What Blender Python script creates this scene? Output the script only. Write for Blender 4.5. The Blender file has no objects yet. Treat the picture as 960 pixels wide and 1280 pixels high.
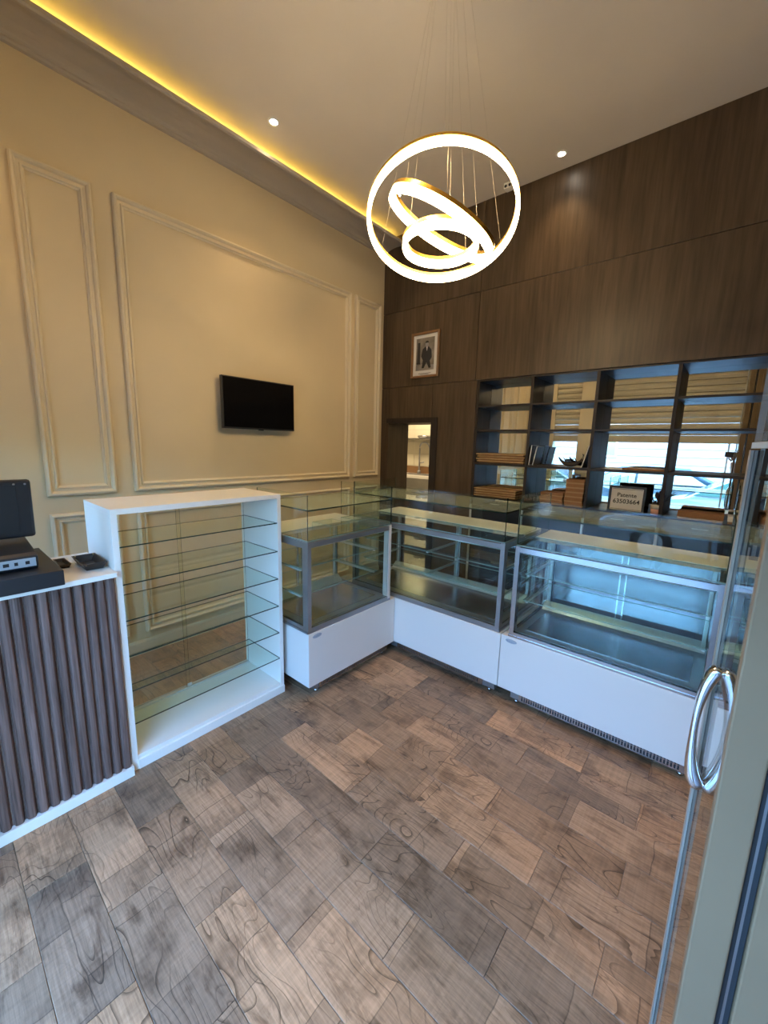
import bpy, bmesh, math, random
from mathutils import Vector, Matrix
random.seed(7)
S = bpy.context.scene
COL = S.collection
PI = math.pi

# ------------------------------------------------------------------ camera, world, sun, exposure
cam_data = bpy.data.cameras.new('camera'); cam = bpy.data.objects.new('camera', cam_data); COL.objects.link(cam)
cam_data.sensor_fit = 'HORIZONTAL'; cam_data.sensor_width = 36.0; cam_data.lens = 36.0*499.47/960.0
cam_data.clip_start = 0.02; cam_data.clip_end = 200
CAM = Vector((2.9771, -3.4033, 1.5))
r_ = Vector((0.7577013, 0.6521570, 0.0240814)); u_ = Vector((-0.1275932, 0.1118524, 0.9854994)); f_ = Vector((-0.6400068, 0.7497868, -0.1679615))
Mx = Matrix(((r_.x, u_.x, -f_.x, CAM.x), (r_.y, u_.y, -f_.y, CAM.y), (r_.z, u_.z, -f_.z, CAM.z), (0, 0, 0, 1)))
cam.matrix_world = Mx
S.camera = cam

world = bpy.data.worlds.new('world'); S.world = world; world.use_nodes = True
wn = world.node_tree.nodes; wl = world.node_tree.links
bg = wn['Background']
sky = wn.new('ShaderNodeTexSky'); sky.sky_type = 'NISHITA'; sky.sun_disc = False
sky.sun_elevation = math.radians(48); sky.sun_rotation = math.radians(15); sky.air_density = 1.3; sky.dust_density = 1.5; sky.ozone_density = 2.0
tn = wn.new('ShaderNodeMix'); tn.data_type = 'RGBA'; tn.blend_type = 'MULTIPLY'; tn.inputs[0].default_value = 1.0; tn.inputs[7].default_value = (0.56, 0.83, 1.05, 1)   # the camera is balanced for the warm lamps
wl.new(sky.outputs['Color'], tn.inputs[6]); wl.new(tn.outputs[2], bg.inputs['Color']); bg.inputs['Strength'].default_value = 1.8

sun_d = bpy.data.lights.new('sun', 'SUN'); sun_d.energy = 0.8; sun_d.angle = math.radians(0.6); sun_d.color = (0.62, 0.85, 1.0)
sun = bpy.data.objects.new('sun', sun_d); COL.objects.link(sun)
sun.rotation_euler = Vector((0.25, 1.0, 1.15)).to_track_quat('Z', 'Y').to_euler()   # light travels towards -y (over the shop roof)
S.view_settings.view_transform = 'Standard'; S.view_settings.look = 'None'
S.view_settings.exposure = 1.15; S.view_settings.gamma = 1.0; S.view_settings.use_curve_mapping = False
try:
    S.cycles.max_bounces = 14; S.cycles.transparent_max_bounces = 40; S.cycles.transmission_bounces = 14
    S.cycles.glossy_bounces = 8; S.cycles.diffuse_bounces = 5; S.cycles.caustics_reflective = False
    S.cycles.sample_clamp_indirect = 6.0
except Exception: pass

# ------------------------------------------------------------------ room numbers
H = 3.56; ROOM_R = 5.2; FRONT = -3.6; CAMY = -3.4

# ------------------------------------------------------------------ materials
MATS = {}
def principled(name, col, rough=0.5, metal=0.0, spec=0.5, emit=None, estr=0.0, coat=0.0):
    m = bpy.data.materials.new(name); m.use_nodes = True
    b = m.node_tree.nodes['Principled BSDF']
    b.inputs['Base Color'].default_value = (*col, 1); b.inputs['Roughness'].default_value = rough
    b.inputs['Metallic'].default_value = metal; b.inputs['Specular IOR Level'].default_value = spec
    b.inputs['Coat Weight'].default_value = coat
    if emit: b.inputs['Emission Color'].default_value = (*emit, 1); b.inputs['Emission Strength'].default_value = estr
    MATS[name] = m
    return m
def N(m, t, **kw):
    n = m.node_tree.nodes.new(t)
    for k, v in kw.items(): setattr(n, k, v)
    return n
def L(m, a, b): m.node_tree.links.new(a, b)
def mottled(name, col, var=0.06, scale=4.0, rough=0.5, metal=0.0, bump=0.0, bscale=80.0, spec=0.5, detail=4.0):
    """a plain surface with a slight uneven tone and optional fine relief"""
    m = principled(name, col, rough, metal, spec); b = m.node_tree.nodes['Principled BSDF']
    tc = N(m, 'ShaderNodeTexCoord'); n = N(m, 'ShaderNodeTexNoise'); n.inputs['Scale'].default_value = scale; n.inputs['Detail'].default_value = detail
    L(m, tc.outputs['Object'], n.inputs['Vector'])
    cr = N(m, 'ShaderNodeValToRGB'); cr.color_ramp.elements[0].position = 0.3; cr.color_ramp.elements[1].position = 0.7
    cr.color_ramp.elements[0].color = (*[c*(1-var) for c in col], 1); cr.color_ramp.elements[1].color = (*[min(1, c*(1+var)) for c in col], 1)
    L(m, n.outputs['Fac'], cr.inputs['Fac']); L(m, cr.outputs['Color'], b.inputs['Base Color'])
    if bump:
        n2 = N(m, 'ShaderNodeTexNoise'); n2.inputs['Scale'].default_value = bscale; n2.inputs['Detail'].default_value = 3
        L(m, tc.outputs['Object'], n2.inputs['Vector'])
        bp = N(m, 'ShaderNodeBump'); bp.inputs['Strength'].default_value = bump; bp.inputs['Distance'].default_value = 0.002
        L(m, n2.outputs['Fac'], bp.inputs['Height']); L(m, bp.outputs['Normal'], b.inputs['Normal'])
    return m
def grain(name, dark, light, axis='Z', scale=18.0, stretch=0.05, rough=0.45, spec=0.5, bump=0.15, streak=0.6, rnd=0.0):
    """wood laminate: noise stretched along one axis"""
    m = principled(name, light, rough, 0, spec); b = m.node_tree.nodes['Principled BSDF']
    tc = N(m, 'ShaderNodeTexCoord'); mp = N(m, 'ShaderNodeMapping')
    s = [1, 1, 1]; s['XYZ'.index(axis)] = stretch; mp.inputs['Scale'].default_value = s
    src = tc.outputs['Object']
    oi = N(m, 'ShaderNodeObjectInfo'); ad = N(m, 'ShaderNodeVectorMath', operation='ADD'); mu = N(m, 'ShaderNodeMath', operation='MULTIPLY'); mu.inputs[1].default_value = 37.0
    L(m, oi.outputs['Random'], mu.inputs[0]); L(m, src, ad.inputs[0]); L(m, mu.outputs[0], ad.inputs[1]); L(m, ad.outputs[0], mp.inputs['Vector'])
    n1 = N(m, 'ShaderNodeTexNoise'); n1.inputs['Scale'].default_value = scale; n1.inputs['Detail'].default_value = 8; n1.inputs['Roughness'].default_value = 0.65; n1.inputs['Distortion'].default_value = 0.4
    n2 = N(m, 'ShaderNodeTexNoise'); n2.inputs['Scale'].default_value = scale*6; n2.inputs['Detail'].default_value = 4
    L(m, mp.outputs[0], n1.inputs['Vector']); L(m, mp.outputs[0], n2.inputs['Vector'])
    mx = N(m, 'ShaderNodeMix'); mx.inputs['Factor'].default_value = 1-streak
    L(m, n1.outputs['Fac'], mx.inputs['A']); L(m, n2.outputs['Fac'], mx.inputs['B'])
    cr = N(m, 'ShaderNodeValToRGB'); cr.color_ramp.elements[0].position = 0.36; cr.color_ramp.elements[1].position = 0.64
    cr.color_ramp.elements[0].color = (*dark, 1); cr.color_ramp.elements[1].color = (*light, 1)
    L(m, mx.outputs['Result'], cr.inputs['Fac'])
    out = cr.outputs['Color']
    if rnd:
        hs = N(m, 'ShaderNodeHueSaturation'); mr = N(m, 'ShaderNodeMapRange'); mr.inputs['To Min'].default_value = 1-rnd; mr.inputs['To Max'].default_value = 1+rnd
        L(m, oi.outputs['Random'], mr.inputs['Value']); L(m, mr.outputs['Result'], hs.inputs['Value']); L(m, out, hs.inputs['Color']); out = hs.outputs['Color']
    L(m, out, b.inputs['Base Color'])
    bp = N(m, 'ShaderNodeBump'); bp.inputs['Strength'].default_value = bump; bp.inputs['Distance'].default_value = 0.001
    L(m, mx.outputs['Result'], bp.inputs['Height']); L(m, bp.outputs['Normal'], b.inputs['Normal'])
    return m
def glass(name, tint=(0.90, 0.96, 0.93), ior=1.5, refl=(1, 1, 1), boost=1.0):
    m = bpy.data.materials.new(name); m.use_nodes = True; nt = m.node_tree; nt.nodes.clear()
    o = nt.nodes.new('ShaderNodeOutputMaterial'); mix = nt.nodes.new('ShaderNodeMixShader'); t = nt.nodes.new('ShaderNodeBsdfTransparent'); g = nt.nodes.new('ShaderNodeBsdfGlossy')
    fr = nt.nodes.new('ShaderNodeFresnel'); fr.inputs['IOR'].default_value = ior
    geo = nt.nodes.new('ShaderNodeNewGeometry'); inv = nt.nodes.new('ShaderNodeMath'); inv.operation = 'MULTIPLY'; inv.inputs[1].default_value = boost
    # only the outer side of each face reflects (fresnel from inside the sheet would give total reflection)
    m1 = nt.nodes.new('ShaderNodeMath'); m1.operation = 'SUBTRACT'; m1.inputs[0].default_value = 1.0
    nt.links.new(geo.outputs['Backfacing'], m1.inputs[1])
    m2 = nt.nodes.new('ShaderNodeMath'); m2.operation = 'MULTIPLY'
    nt.links.new(fr.outputs[0], inv.inputs[0]); nt.links.new(inv.outputs[0], m2.inputs[0]); nt.links.new(m1.outputs[0], m2.inputs[1])
    cl = nt.nodes.new('ShaderNodeMath'); cl.operation = 'MINIMUM'; cl.inputs[1].default_value = 1.0
    nt.links.new(m2.outputs[0], cl.inputs[0])
    t.inputs['Color'].default_value = (*tint, 1); g.inputs['Color'].default_value = (*refl, 1); g.inputs['Roughness'].default_value = 0.0
    nt.links.new(cl.outputs[0], mix.inputs['Fac']); nt.links.new(t.outputs[0], mix.inputs[1]); nt.links.new(g.outputs[0], mix.inputs[2]); nt.links.new(mix.outputs[0], o.inputs['Surface'])
    MATS[name] = m
    return m

M = MATS
mottled('beige_paint', (0.66, 0.55, 0.36), 0.02, 3, 0.75, bump=0.12, bscale=220)
mottled('moulding_paint', (0.70, 0.61, 0.44), 0.02, 3, 0.5)
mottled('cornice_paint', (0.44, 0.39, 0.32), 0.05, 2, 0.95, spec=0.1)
mottled('ceiling_paint', (0.70, 0.64, 0.56), 0.02, 3, 0.85, bump=0.1, bscale=260)
grain('dark_laminate', (0.050, 0.032, 0.018), (0.105, 0.072, 0.044), 'Z', 9, 0.06, 0.42, 0.4, 0.1)
grain('shelf_wood', (0.020, 0.015, 0.012), (0.042, 0.033, 0.027), 'Z', 16, 0.05, 0.5, 0.25, 0.15)
grain('shelf_wood_flat', (0.020, 0.015, 0.012), (0.042, 0.033, 0.027), 'X', 16, 0.05, 0.4, 0.3, 0.15)
grain('reeded_wood', (0.050, 0.028, 0.022), (0.24, 0.150, 0.125), 'Z', 40, 0.03, 0.5, 0.4, 0.4, 0.7, 0.12)
mottled('grout', (0.30, 0.25, 0.20), 0.1, 8, 0.8)
principled('white_laminate', (0.84, 0.81, 0.75), 0.28, 0, 0.5)
principled('white_gloss', (0.76, 0.72, 0.68), 0.12, 0, 0.5)
principled('matte_black', (0.012, 0.012, 0.014), 0.45)
principled('black_plastic', (0.016, 0.017, 0.020), 0.38)
principled('navy_front', (0.010, 0.012, 0.020), 0.35)
principled('screen_black', (0.004, 0.004, 0.005), 0.12)
mottled('steel', (0.52, 0.52, 0.53), 0.08, 6, 0.22, 1.0)
mottled('steel_dark', (0.32, 0.32, 0.33), 0.08, 6, 0.38, 0.75)
mottled('steel_floor', (0.42, 0.44, 0.45), 0.06, 5, 0.33, 0.9)
principled('aluminium', (0.78, 0.80, 0.82), 0.3, 0.6)
principled('chrome', (0.86, 0.87, 0.90), 0.05, 1.0)
mottled('frame_aluminium', (0.27, 0.180, 0.105), 0.04, 5, 0.6, 0.0)
principled('gold', (0.80, 0.48, 0.10), 0.3, 1.0)
principled('edge_metal', (0.42, 0.37, 0.31), 0.4, 0.3)
principled('rubber', (0.02, 0.025, 0.03), 0.5)
principled('wire', (0.55, 0.50, 0.42), 0.35, 0.8)
principled('ring_light', (0.9, 0.9, 0.9), 0.5, emit=(1.0, 0.74, 0.40), estr=18.0)
principled('led_strip', (0.9, 0.8, 0.5), 0.5, emit=(1.0, 0.68, 0.12), estr=11.0)
principled('lamp_glow', (1, 1, 1), 0.5, emit=(1.0, 0.9, 0.75), estr=40.0)
glass('clear_glass', (0.93, 0.965, 0.945))
glass('shelf_glass', (0.90, 0.955, 0.93))
glass('back_glass', (0.985, 0.98, 0.94))
glass('door_glass', (0.90, 0.93, 0.92))
principled('glass_edge', (0.010, 0.035, 0.026), 0.12, 0, 0.8)
principled('glass_edge_light', (0.30, 0.42, 0.38), 0.12, 0, 0.8)
m = principled('mirror', (0.84, 0.87, 0.86), 0.0, 1.0)
principled('mirror_door', (0.17, 0.18, 0.20), 0.14, 1.0)
grain('tray_wood', (0.26, 0.15, 0.06), (0.56, 0.38, 0.18), 'X', 30, 0.1, 0.6)
grain('carton', (0.24, 0.115, 0.045), (0.33, 0.165, 0.07), 'X', 10, 0.3, 0.7)
principled('carton_edge', (0.42, 0.27, 0.14), 0.7)
mottled('paper', (0.62, 0.61, 0.58), 0.03, 6, 0.8)
principled('ink', (0.02, 0.02, 0.022), 0.6)
principled('frame_wood', (0.20, 0.105, 0.045), 0.4)
principled('pot_pink', (0.62, 0.33, 0.27), 0.6)
principled('pot_cream', (0.72, 0.66, 0.55), 0.6)
mottled('leaf_dark', (0.045, 0.030, 0.035), 0.4, 20, 0.5)
mottled('pattern_dark', (0.040, 0.028, 0.022), 0.7, 30, 0.5)
mottled('leather', (0.028, 0.020, 0.016), 0.2, 20, 0.35, bump=0.3, bscale=150)
principled('brass', (0.75, 0.50, 0.22), 0.25, 1.0)
mottled('driftwood', (0.030, 0.020, 0.015), 0.3, 20, 0.6)
mottled('kitchen_tile', (0.72, 0.66, 0.52), 0.03, 4, 0.35)
principled('kitchen_grout', (0.45, 0.42, 0.36), 0.8)
mottled('shutter', (0.50, 0.46, 0.36), 0.06, 3, 0.5)
mottled('cream_panel', (0.66, 0.58, 0.42), 0.03, 3, 0.6)
mottled('asphalt', (0.16, 0.16, 0.165), 0.15, 6, 0.85)
mottled('pavement', (0.42, 0.40, 0.38), 0.1, 5, 0.85)
mottled('siding', (0.19, 0.20, 0.21), 0.03, 3, 0.6)
principled('car_silver', (0.36, 0.46, 0.56), 0.2, 0.6, coat=1.0)
principled('car_dark', (0.03, 0.06, 0.09), 0.2, 0.3, coat=1.0)
principled('car_glass', (0.03, 0.09, 0.08), 0.04, 0, 1.0)
principled('tyre', (0.02, 0.02, 0.02), 0.8)
mottled('foliage', (0.06, 0.16, 0.06), 0.5, 6, 0.7)
mottled('bark', (0.09, 0.06, 0.04), 0.3, 8, 0.8)
mottled('skin', (0.50, 0.27, 0.18), 0.06, 10, 0.5)
mottled('shirt', (0.35, 0.33, 0.30), 0.05, 10, 0.9)
mottled('trousers', (0.05, 0.06, 0.08), 0.1, 10, 0.9)
principled('hair', (0.015, 0.012, 0.010), 0.5)
principled('badge_silver', (0.40, 0.45, 0.52), 0.35, 0.3)
principled('badge_ink', (0.20, 0.27, 0.36), 0.4)
principled('frosted_panel', (0.42, 0.44, 0.45), 0.35, 0.1)
principled('port_silver', (0.45, 0.50, 0.55), 0.35, 0.4)
principled('rooftop', (0.3, 0.3, 0.3), 0.9)

def dusty(name, src, amount, col=(0.55, 0.60, 0.52)):
    m = M[src].copy(); nt = m.node_tree; out = [n for n in nt.nodes if n.type == 'OUTPUT_MATERIAL'][0]; prev = out.inputs['Surface'].links[0].from_socket
    d = nt.nodes.new('ShaderNodeBsdfDiffuse'); d.inputs['Color'].default_value = (*col, 1); mx = nt.nodes.new('ShaderNodeMixShader'); mx.inputs['Fac'].default_value = amount
    nt.links.new(prev, mx.inputs[1]); nt.links.new(d.outputs[0], mx.inputs[2]); nt.links.new(mx.outputs[0], out.inputs['Surface']); MATS[name] = m
dusty('top_plate_glass', 'shelf_glass', 0.16); dusty('header_glass', 'door_glass', 0.10, (0.6, 0.6, 0.6)); dusty('upper_glass', 'clear_glass', 0.02)
def floor_material():
    m = principled('wood_tile', (0.16, 0.11, 0.08), 0.42, 0, 0.45); b = m.node_tree.nodes['Principled BSDF']
    tc = N(m, 'ShaderNodeTexCoord'); oi = N(m, 'ShaderNodeObjectInfo')
    mul = N(m, 'ShaderNodeMath', operation='MULTIPLY'); mul.inputs[1].default_value = 61.0
    L(m, oi.outputs['Random'], mul.inputs[0])
    add = N(m, 'ShaderNodeVectorMath', operation='ADD'); L(m, tc.outputs['Object'], add.inputs[0]); L(m, mul.outputs[0], add.inputs[1])
    # growth rings: contour lines of a noise field stretched along the plank
    mp = N(m, 'ShaderNodeMapping'); mp.inputs['Scale'].default_value = (1.0, 3.4, 1.0); L(m, add.outputs[0], mp.inputs['Vector'])
    n1 = N(m, 'ShaderNodeTexNoise'); n1.inputs['Scale'].default_value = 1.7; n1.inputs['Detail'].default_value = 1.6; n1.inputs['Roughness'].default_value = 0.42; n1.inputs['Distortion'].default_value = 0.35
    L(m, mp.outputs[0], n1.inputs['Vector'])
    k = N(m, 'ShaderNodeMath', operation='MULTIPLY'); k.inputs[1].default_value = 24.0; L(m, n1.outputs['Fac'], k.inputs[0])
    fr = N(m, 'ShaderNodeMath', operation='FRACT'); L(m, k.outputs[0], fr.inputs[0])
    ring = N(m, 'ShaderNodeValToRGB'); e = ring.color_ramp.elements
    e[0].position = 0.0; e[0].color = (0.22, 0.21, 0.20, 1); e[1].position = 1.0; e[1].color = (1, 1, 1, 1)
    a = e.new(0.07); a.color = (0.50, 0.49, 0.48, 1); a = e.new(0.17); a.color = (0.95, 0.95, 0.95, 1); a = e.new(0.9); a.color = (0.90, 0.90, 0.90, 1)
    L(m, fr.outputs[0], ring.inputs['Fac'])
    # saw marks across / fibres along
    mp2 = N(m, 'ShaderNodeMapping'); mp2.inputs['Scale'].default_value = (2.2, 46.0, 1.0); L(m, add.outputs[0], mp2.inputs['Vector'])
    n2 = N(m, 'ShaderNodeTexNoise'); n2.inputs['Scale'].default_value = 3.0; n2.inputs['Detail'].default_value = 6; n2.inputs['Roughness'].default_value = 0.7; L(m, mp2.outputs[0], n2.inputs['Vector'])
    mp3 = N(m, 'ShaderNodeMapping'); mp3.inputs['Scale'].default_value = (70.0, 3.0, 1.0); L(m, add.outputs[0], mp3.inputs['Vector'])
    n3 = N(m, 'ShaderNodeTexNoise'); n3.inputs['Scale'].default_value = 1.6; n3.inputs['Detail'].default_value = 2; L(m, mp3.outputs[0], n3.inputs['Vector'])
    # printed blocks: each tile is printed as a few butted offcuts
    br = N(m, 'ShaderNodeTexBrick'); br.offset = 0.37; br.offset_frequency = 2
    br.inputs['Scale'].default_value = 1.0; br.inputs['Mortar Size'].default_value = 0.0026; br.inputs['Mortar Smooth'].default_value = 0.9
    br.inputs['Brick Width'].default_value = 0.27; br.inputs['Row Height'].default_value = 0.6; br.inputs['Bias'].default_value = 0.0
    br.inputs['Color1'].default_value = (0.72, 0.71, 0.70, 1); br.inputs['Color2'].default_value = (1.22, 1.16, 1.08, 1); br.inputs['Mortar'].default_value = (0.50, 0.48, 0.46, 1)
    wv = N(m, 'ShaderNodeTexNoise'); wv.inputs['Scale'].default_value = 7.0; wv.inputs['Detail'].default_value = 2; L(m, add.outputs[0], wv.inputs['Vector'])
    wsc = N(m, 'ShaderNodeVectorMath', operation='SCALE'); wsc.inputs['Scale'].default_value = 0.03; L(m, wv.outputs['Color'], wsc.inputs[0])
    wad = N(m, 'ShaderNodeVectorMath', operation='ADD'); L(m, add.outputs[0], wad.inputs[0]); L(m, wsc.outputs[0], wad.inputs[1]); L(m, wad.outputs[0], br.inputs['Vector'])
    # stains
    n4 = N(m, 'ShaderNodeTexNoise'); n4.inputs['Scale'].default_value = 7.0; n4.inputs['Detail'].default_value = 4; n4.inputs['Roughness'].default_value = 0.6; L(m, add.outputs[0], n4.inputs['Vector'])
    st = N(m, 'ShaderNodeValToRGB'); st.color_ramp.elements[0].position = 0.30; st.color_ramp.elements[0].color = (0.52, 0.50, 0.49, 1); st.color_ramp.elements[1].position = 0.50; st.color_ramp.elements[1].color = (1, 1, 1, 1)
    L(m, n4.outputs['Fac'], st.inputs['Fac'])
    base = N(m, 'ShaderNodeValToRGB'); e = base.color_ramp.elements
    e[0].position = 0.32; e[0].color = (0.225, 0.142, 0.086, 1); e[1].position = 0.68; e[1].color = (0.480, 0.312, 0.198, 1)
    mm = N(m, 'ShaderNodeMix'); mm.inputs['Factor'].default_value = 0.22; L(m, n2.outputs['Fac'], mm.inputs['A']); L(m, n3.outputs['Fac'], mm.inputs['B'])
    L(m, mm.outputs['Result'], base.inputs['Fac'])
    def mulc(a, bb, f=1.0):
        x = N(m, 'ShaderNodeMix', data_type='RGBA', blend_type='MULTIPLY'); x.inputs[0].default_value = f; L(m, a, x.inputs[6]); L(m, bb, x.inputs[7]); return x.outputs[2]
    msk = N(m, 'ShaderNodeTexNoise'); msk.inputs['Scale'].default_value = 3.2; msk.inputs['Detail'].default_value = 1; L(m, add.outputs[0], msk.inputs['Vector'])
    mr = N(m, 'ShaderNodeMapRange'); mr.inputs['From Min'].default_value = 0.42; mr.inputs['From Max'].default_value = 0.60; mr.inputs['To Min'].default_value = 0.12; mr.inputs['To Max'].default_value = 1.0; L(m, msk.outputs['Fac'], mr.inputs['Value'])
    rm = N(m, 'ShaderNodeMix', data_type='RGBA', blend_type='MULTIPLY'); L(m, mr.outputs['Result'], rm.inputs[0]); L(m, base.outputs['Color'], rm.inputs[6]); L(m, ring.outputs['Color'], rm.inputs[7]); c = rm.outputs[2]; c = mulc(c, br.outputs['Color']); c = mulc(c, st.outputs['Color'])
    mp5 = N(m, 'ShaderNodeMapping'); mp5.inputs['Scale'].default_value = (2.6, 11.0, 1.0); mp5.inputs['Rotation'].default_value = (0, 0, 0.35); L(m, add.outputs[0], mp5.inputs['Vector'])
    n5 = N(m, 'ShaderNodeTexNoise'); n5.inputs['Scale'].default_value = 2.0; n5.inputs['Detail'].default_value = 5; n5.inputs['Roughness'].default_value = 0.7; n5.inputs['Distortion'].default_value = 0.6; L(m, mp5.outputs[0], n5.inputs['Vector'])
    s5 = N(m, 'ShaderNodeValToRGB'); s5.color_ramp.elements[0].position = 0.33; s5.color_ramp.elements[0].color = (0.58, 0.55, 0.53, 1); s5.color_ramp.elements[1].position = 0.46; s5.color_ramp.elements[1].color = (1, 1, 1, 1)
    L(m, n5.outputs['Fac'], s5.inputs['Fac']); c = mulc(c, s5.outputs['Color'])
    wn_ = N(m, 'ShaderNodeTexWhiteNoise', noise_dimensions='1D'); L(m, mul.outputs[0], wn_.inputs['W'])
    tint = N(m, 'ShaderNodeValToRGB'); e = tint.color_ramp.elements
    e[0].color = (0.74, 0.76, 0.80, 1); e[1].color = (1.30, 1.16, 1.02, 1); a = e.new(0.5); a.color = (1.0, 0.98, 0.96, 1)
    L(m, wn_.outputs['Value'], tint.inputs['Fac']); c = mulc(c, tint.outputs['Color'])
    L(m, c, b.inputs['Base Color'])
    bp = N(m, 'ShaderNodeBump'); bp.inputs['Strength'].default_value = 0.15; bp.inputs['Distance'].default_value = 0.001; L(m, mm.outputs['Result'], bp.inputs['Height']); L(m, bp.outputs['Normal'], b.inputs['Normal'])
    return m
floor_material()

def portrait_material():
    """flat print: a grey studio photograph"""
    m = mottled('photo_print', (0.20, 0.18, 0.15), 0.35, 14, 0.35)
    return m
portrait_material()

# ------------------------------------------------------------------ mesh helpers
class MB:
    def __init__(s): s.v = []; s.f = []; s.m = []; s.sm = []
    def _add(s, vs, fs, mi=0, smooth=False):
        o = len(s.v); s.v += [tuple(v) for v in vs]
        for i, f in enumerate(fs):
            s.f.append(tuple(o+k for k in f)); s.m.append(mi if isinstance(mi, int) else mi[i]); s.sm.append(smooth)
        return s
    def box(s, x0, y0, z0, x1, y1, z1, mi=0):
        if x0 > x1: x0, x1 = x1, x0
        if y0 > y1: y0, y1 = y1, y0
        if z0 > z1: z0, z1 = z1, z0
        vs = [(x0,y0,z0),(x1,y0,z0),(x1,y1,z0),(x0,y1,z0),(x0,y0,z1),(x1,y0,z1),(x1,y1,z1),(x0,y1,z1)]
        return s._add(vs, [(0,3,2,1),(4,5,6,7),(0,1,5,4),(2,3,7,6),(1,2,6,5),(3,0,4,7)], mi)   # -z +z -y +y +x -x
    def pane(s, x0, y0, z0, x1, y1, z1):
        """glass sheet: the two broad faces are glass (0), the rims are edge (1)"""
        d = (abs(x1-x0), abs(y1-y0), abs(z1-z0)); k = d.index(min(d))
        ids = {2: [0,0,1,1,1,1], 1: [1,1,0,0,1,1], 0: [1,1,1,1,0,0]}[k]
        return s.box(x0, y0, z0, x1, y1, z1, ids)
    def prism(s, pts, a0, a1, axis='y', mi=0, smooth=False):
        """closed polygon pts (2D) extruded along axis from a0 to a1"""
        def P(p, a): return {'y': (p[0], a, p[1]), 'x': (a, p[0], p[1]), 'z': (p[0], p[1], a)}[axis]
        n = len(pts); vs = [P(p, a0) for p in pts]+[P(p, a1) for p in pts]
        fs = [(i, (i+1) % n, n+(i+1) % n, n+i) for i in range(n)]
        s._add(vs, fs, mi, smooth); o = len(s.v)-2*n
        s.f.append(tuple(o+i for i in reversed(range(n)))); s.m.append(mi); s.sm.append(False)
        s.f.append(tuple(o+n+i for i in range(n))); s.m.append(mi); s.sm.append(False)
        return s
    def tube(s, path, r, n=8, mi=0, closed=False, sect=None, up=(0, 0, 1)):
        """sweep a circle (or 2D section list) along a path"""
        path = [Vector(p) for p in path]; N_ = len(path); up = Vector(up)
        rs = r if isinstance(r, (list, tuple)) else [r]*N_
        base = sect or [(math.cos(2*PI*i/n), math.sin(2*PI*i/n)) for i in range(n)]; n = len(base); vs = []
        for i, p in enumerate(path):
            if closed: t = path[(i+1) % N_]-path[i-1]
            else: t = path[min(i+1, N_-1)]-path[max(i-1, 0)]
            t.normalize(); uu = up if abs(t.dot(up)) < 0.97 else Vector((0.97, 0.1, 0.2))
            a = t.cross(uu).normalized(); b = a.cross(t).normalized()
            vs += [p+a*(c[0]*rs[i])+b*(c[1]*rs[i]) for c in base]
        fs = []
        for i in range(N_ if closed else N_-1):
            j = (i+1) % N_
            fs += [(i*n+k, i*n+(k+1) % n, j*n+(k+1) % n, j*n+k) for k in range(n)]
        s._add(vs, fs, mi, sect is None)
        if not closed:
            o = len(s.v)-N_*n
            s.f.append(tuple(o+k for k in reversed(range(n)))); s.m.append(mi); s.sm.append(False)
            s.f.append(tuple(o+(N_-1)*n+k for k in range(n))); s.m.append(mi); s.sm.append(False)
        return s
    def lathe(s, prof, cx=0, cy=0, n=24, mi=0, smooth=True):
        """prof: list of (r, z) from bottom to top"""
        vs = [(cx+r*math.cos(2*PI*k/n), cy+r*math.sin(2*PI*k/n), z) for r, z in prof for k in range(n)]
        fs = [(i*n+k, i*n+(k+1) % n, (i+1)*n+(k+1) % n, (i+1)*n+k) for i in range(len(prof)-1) for k in range(n)]
        s._add(vs, fs, mi, smooth); o = len(s.v)-len(vs)
        s.f.append(tuple(o+k for k in reversed(range(n)))); s.m.append(mi); s.sm.append(False)
        s.f.append(tuple(o+(len(prof)-1)*n+k for k in range(n))); s.m.append(mi); s.sm.append(False)
        return s
    def ellipsoid(s, c, r, n=14, k=9, mi=0, rot=None):
        vs = []
        for i in range(k+1):
            ph = -PI/2+PI*i/k
            for j in range(n):
                v = Vector((r[0]*math.cos(ph)*math.cos(2*PI*j/n), r[1]*math.cos(ph)*math.sin(2*PI*j/n), r[2]*math.sin(ph)))
                if rot: v = rot @ v
                vs.append(v+Vector(c))
        fs = [(i*n+j, i*n+(j+1) % n, (i+1)*n+(j+1) % n, (i+1)*n+j) for i in range(k) for j in range(n)]
        return s._add(vs, fs, mi, True)
    def mesh(s, name, mats):
        me = bpy.data.meshes.new(name); me.from_pydata(s.v, [], s.f); 
        for mm in mats: me.materials.append(M[mm] if isinstance(mm, str) else mm)
        for p, mi, sm in zip(me.polygons, s.m, s.sm): p.material_index = mi; p.use_smooth = sm
        me.validate(); me.update(); return me
    def build(s, name, mats, parent=None, bevel=0.0, loc=None, rot=None):
        if isinstance(mats, str): mats = [mats]
        o = bpy.data.objects.new(name, s.mesh(name, mats)); COL.objects.link(o)
        if parent: o.parent = parent
        if loc: o.location = loc
        if rot: o.rotation_euler = rot
        if bevel:
            b = o.modifiers.new('bevel', 'BEVEL'); b.width = bevel; b.segments = 2; b.limit_method = 'ANGLE'; b.harden_normals = False
        return o
def thing(name, label, cat, loc=(0, 0, 0), rotz=0.0, group=None):
    o = bpy.data.objects.new(name, None); COL.objects.link(o); o.location = loc; o.rotation_euler = (0, 0, rotz); o.empty_display_size = 0.05
    tag(o, label, cat, group); return o
def tag(o, label=None, cat=None, group=None, kind=None):
    if label: o['label'] = label
    if cat: o['category'] = cat
    if group: o['group'] = group
    if kind: o['kind'] = kind
    return o
def struct(o, label=None, cat=None):
    o['kind'] = 'structure'
    if label: o['label'] = label
    if cat: o['category'] = cat
    return o
def copy_tree(o, parent=None):
    c = o.copy(); COL.objects.link(c)
    if parent: c.parent = parent
    for ch in list(o.children): copy_tree(ch, c)
    return c
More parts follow.
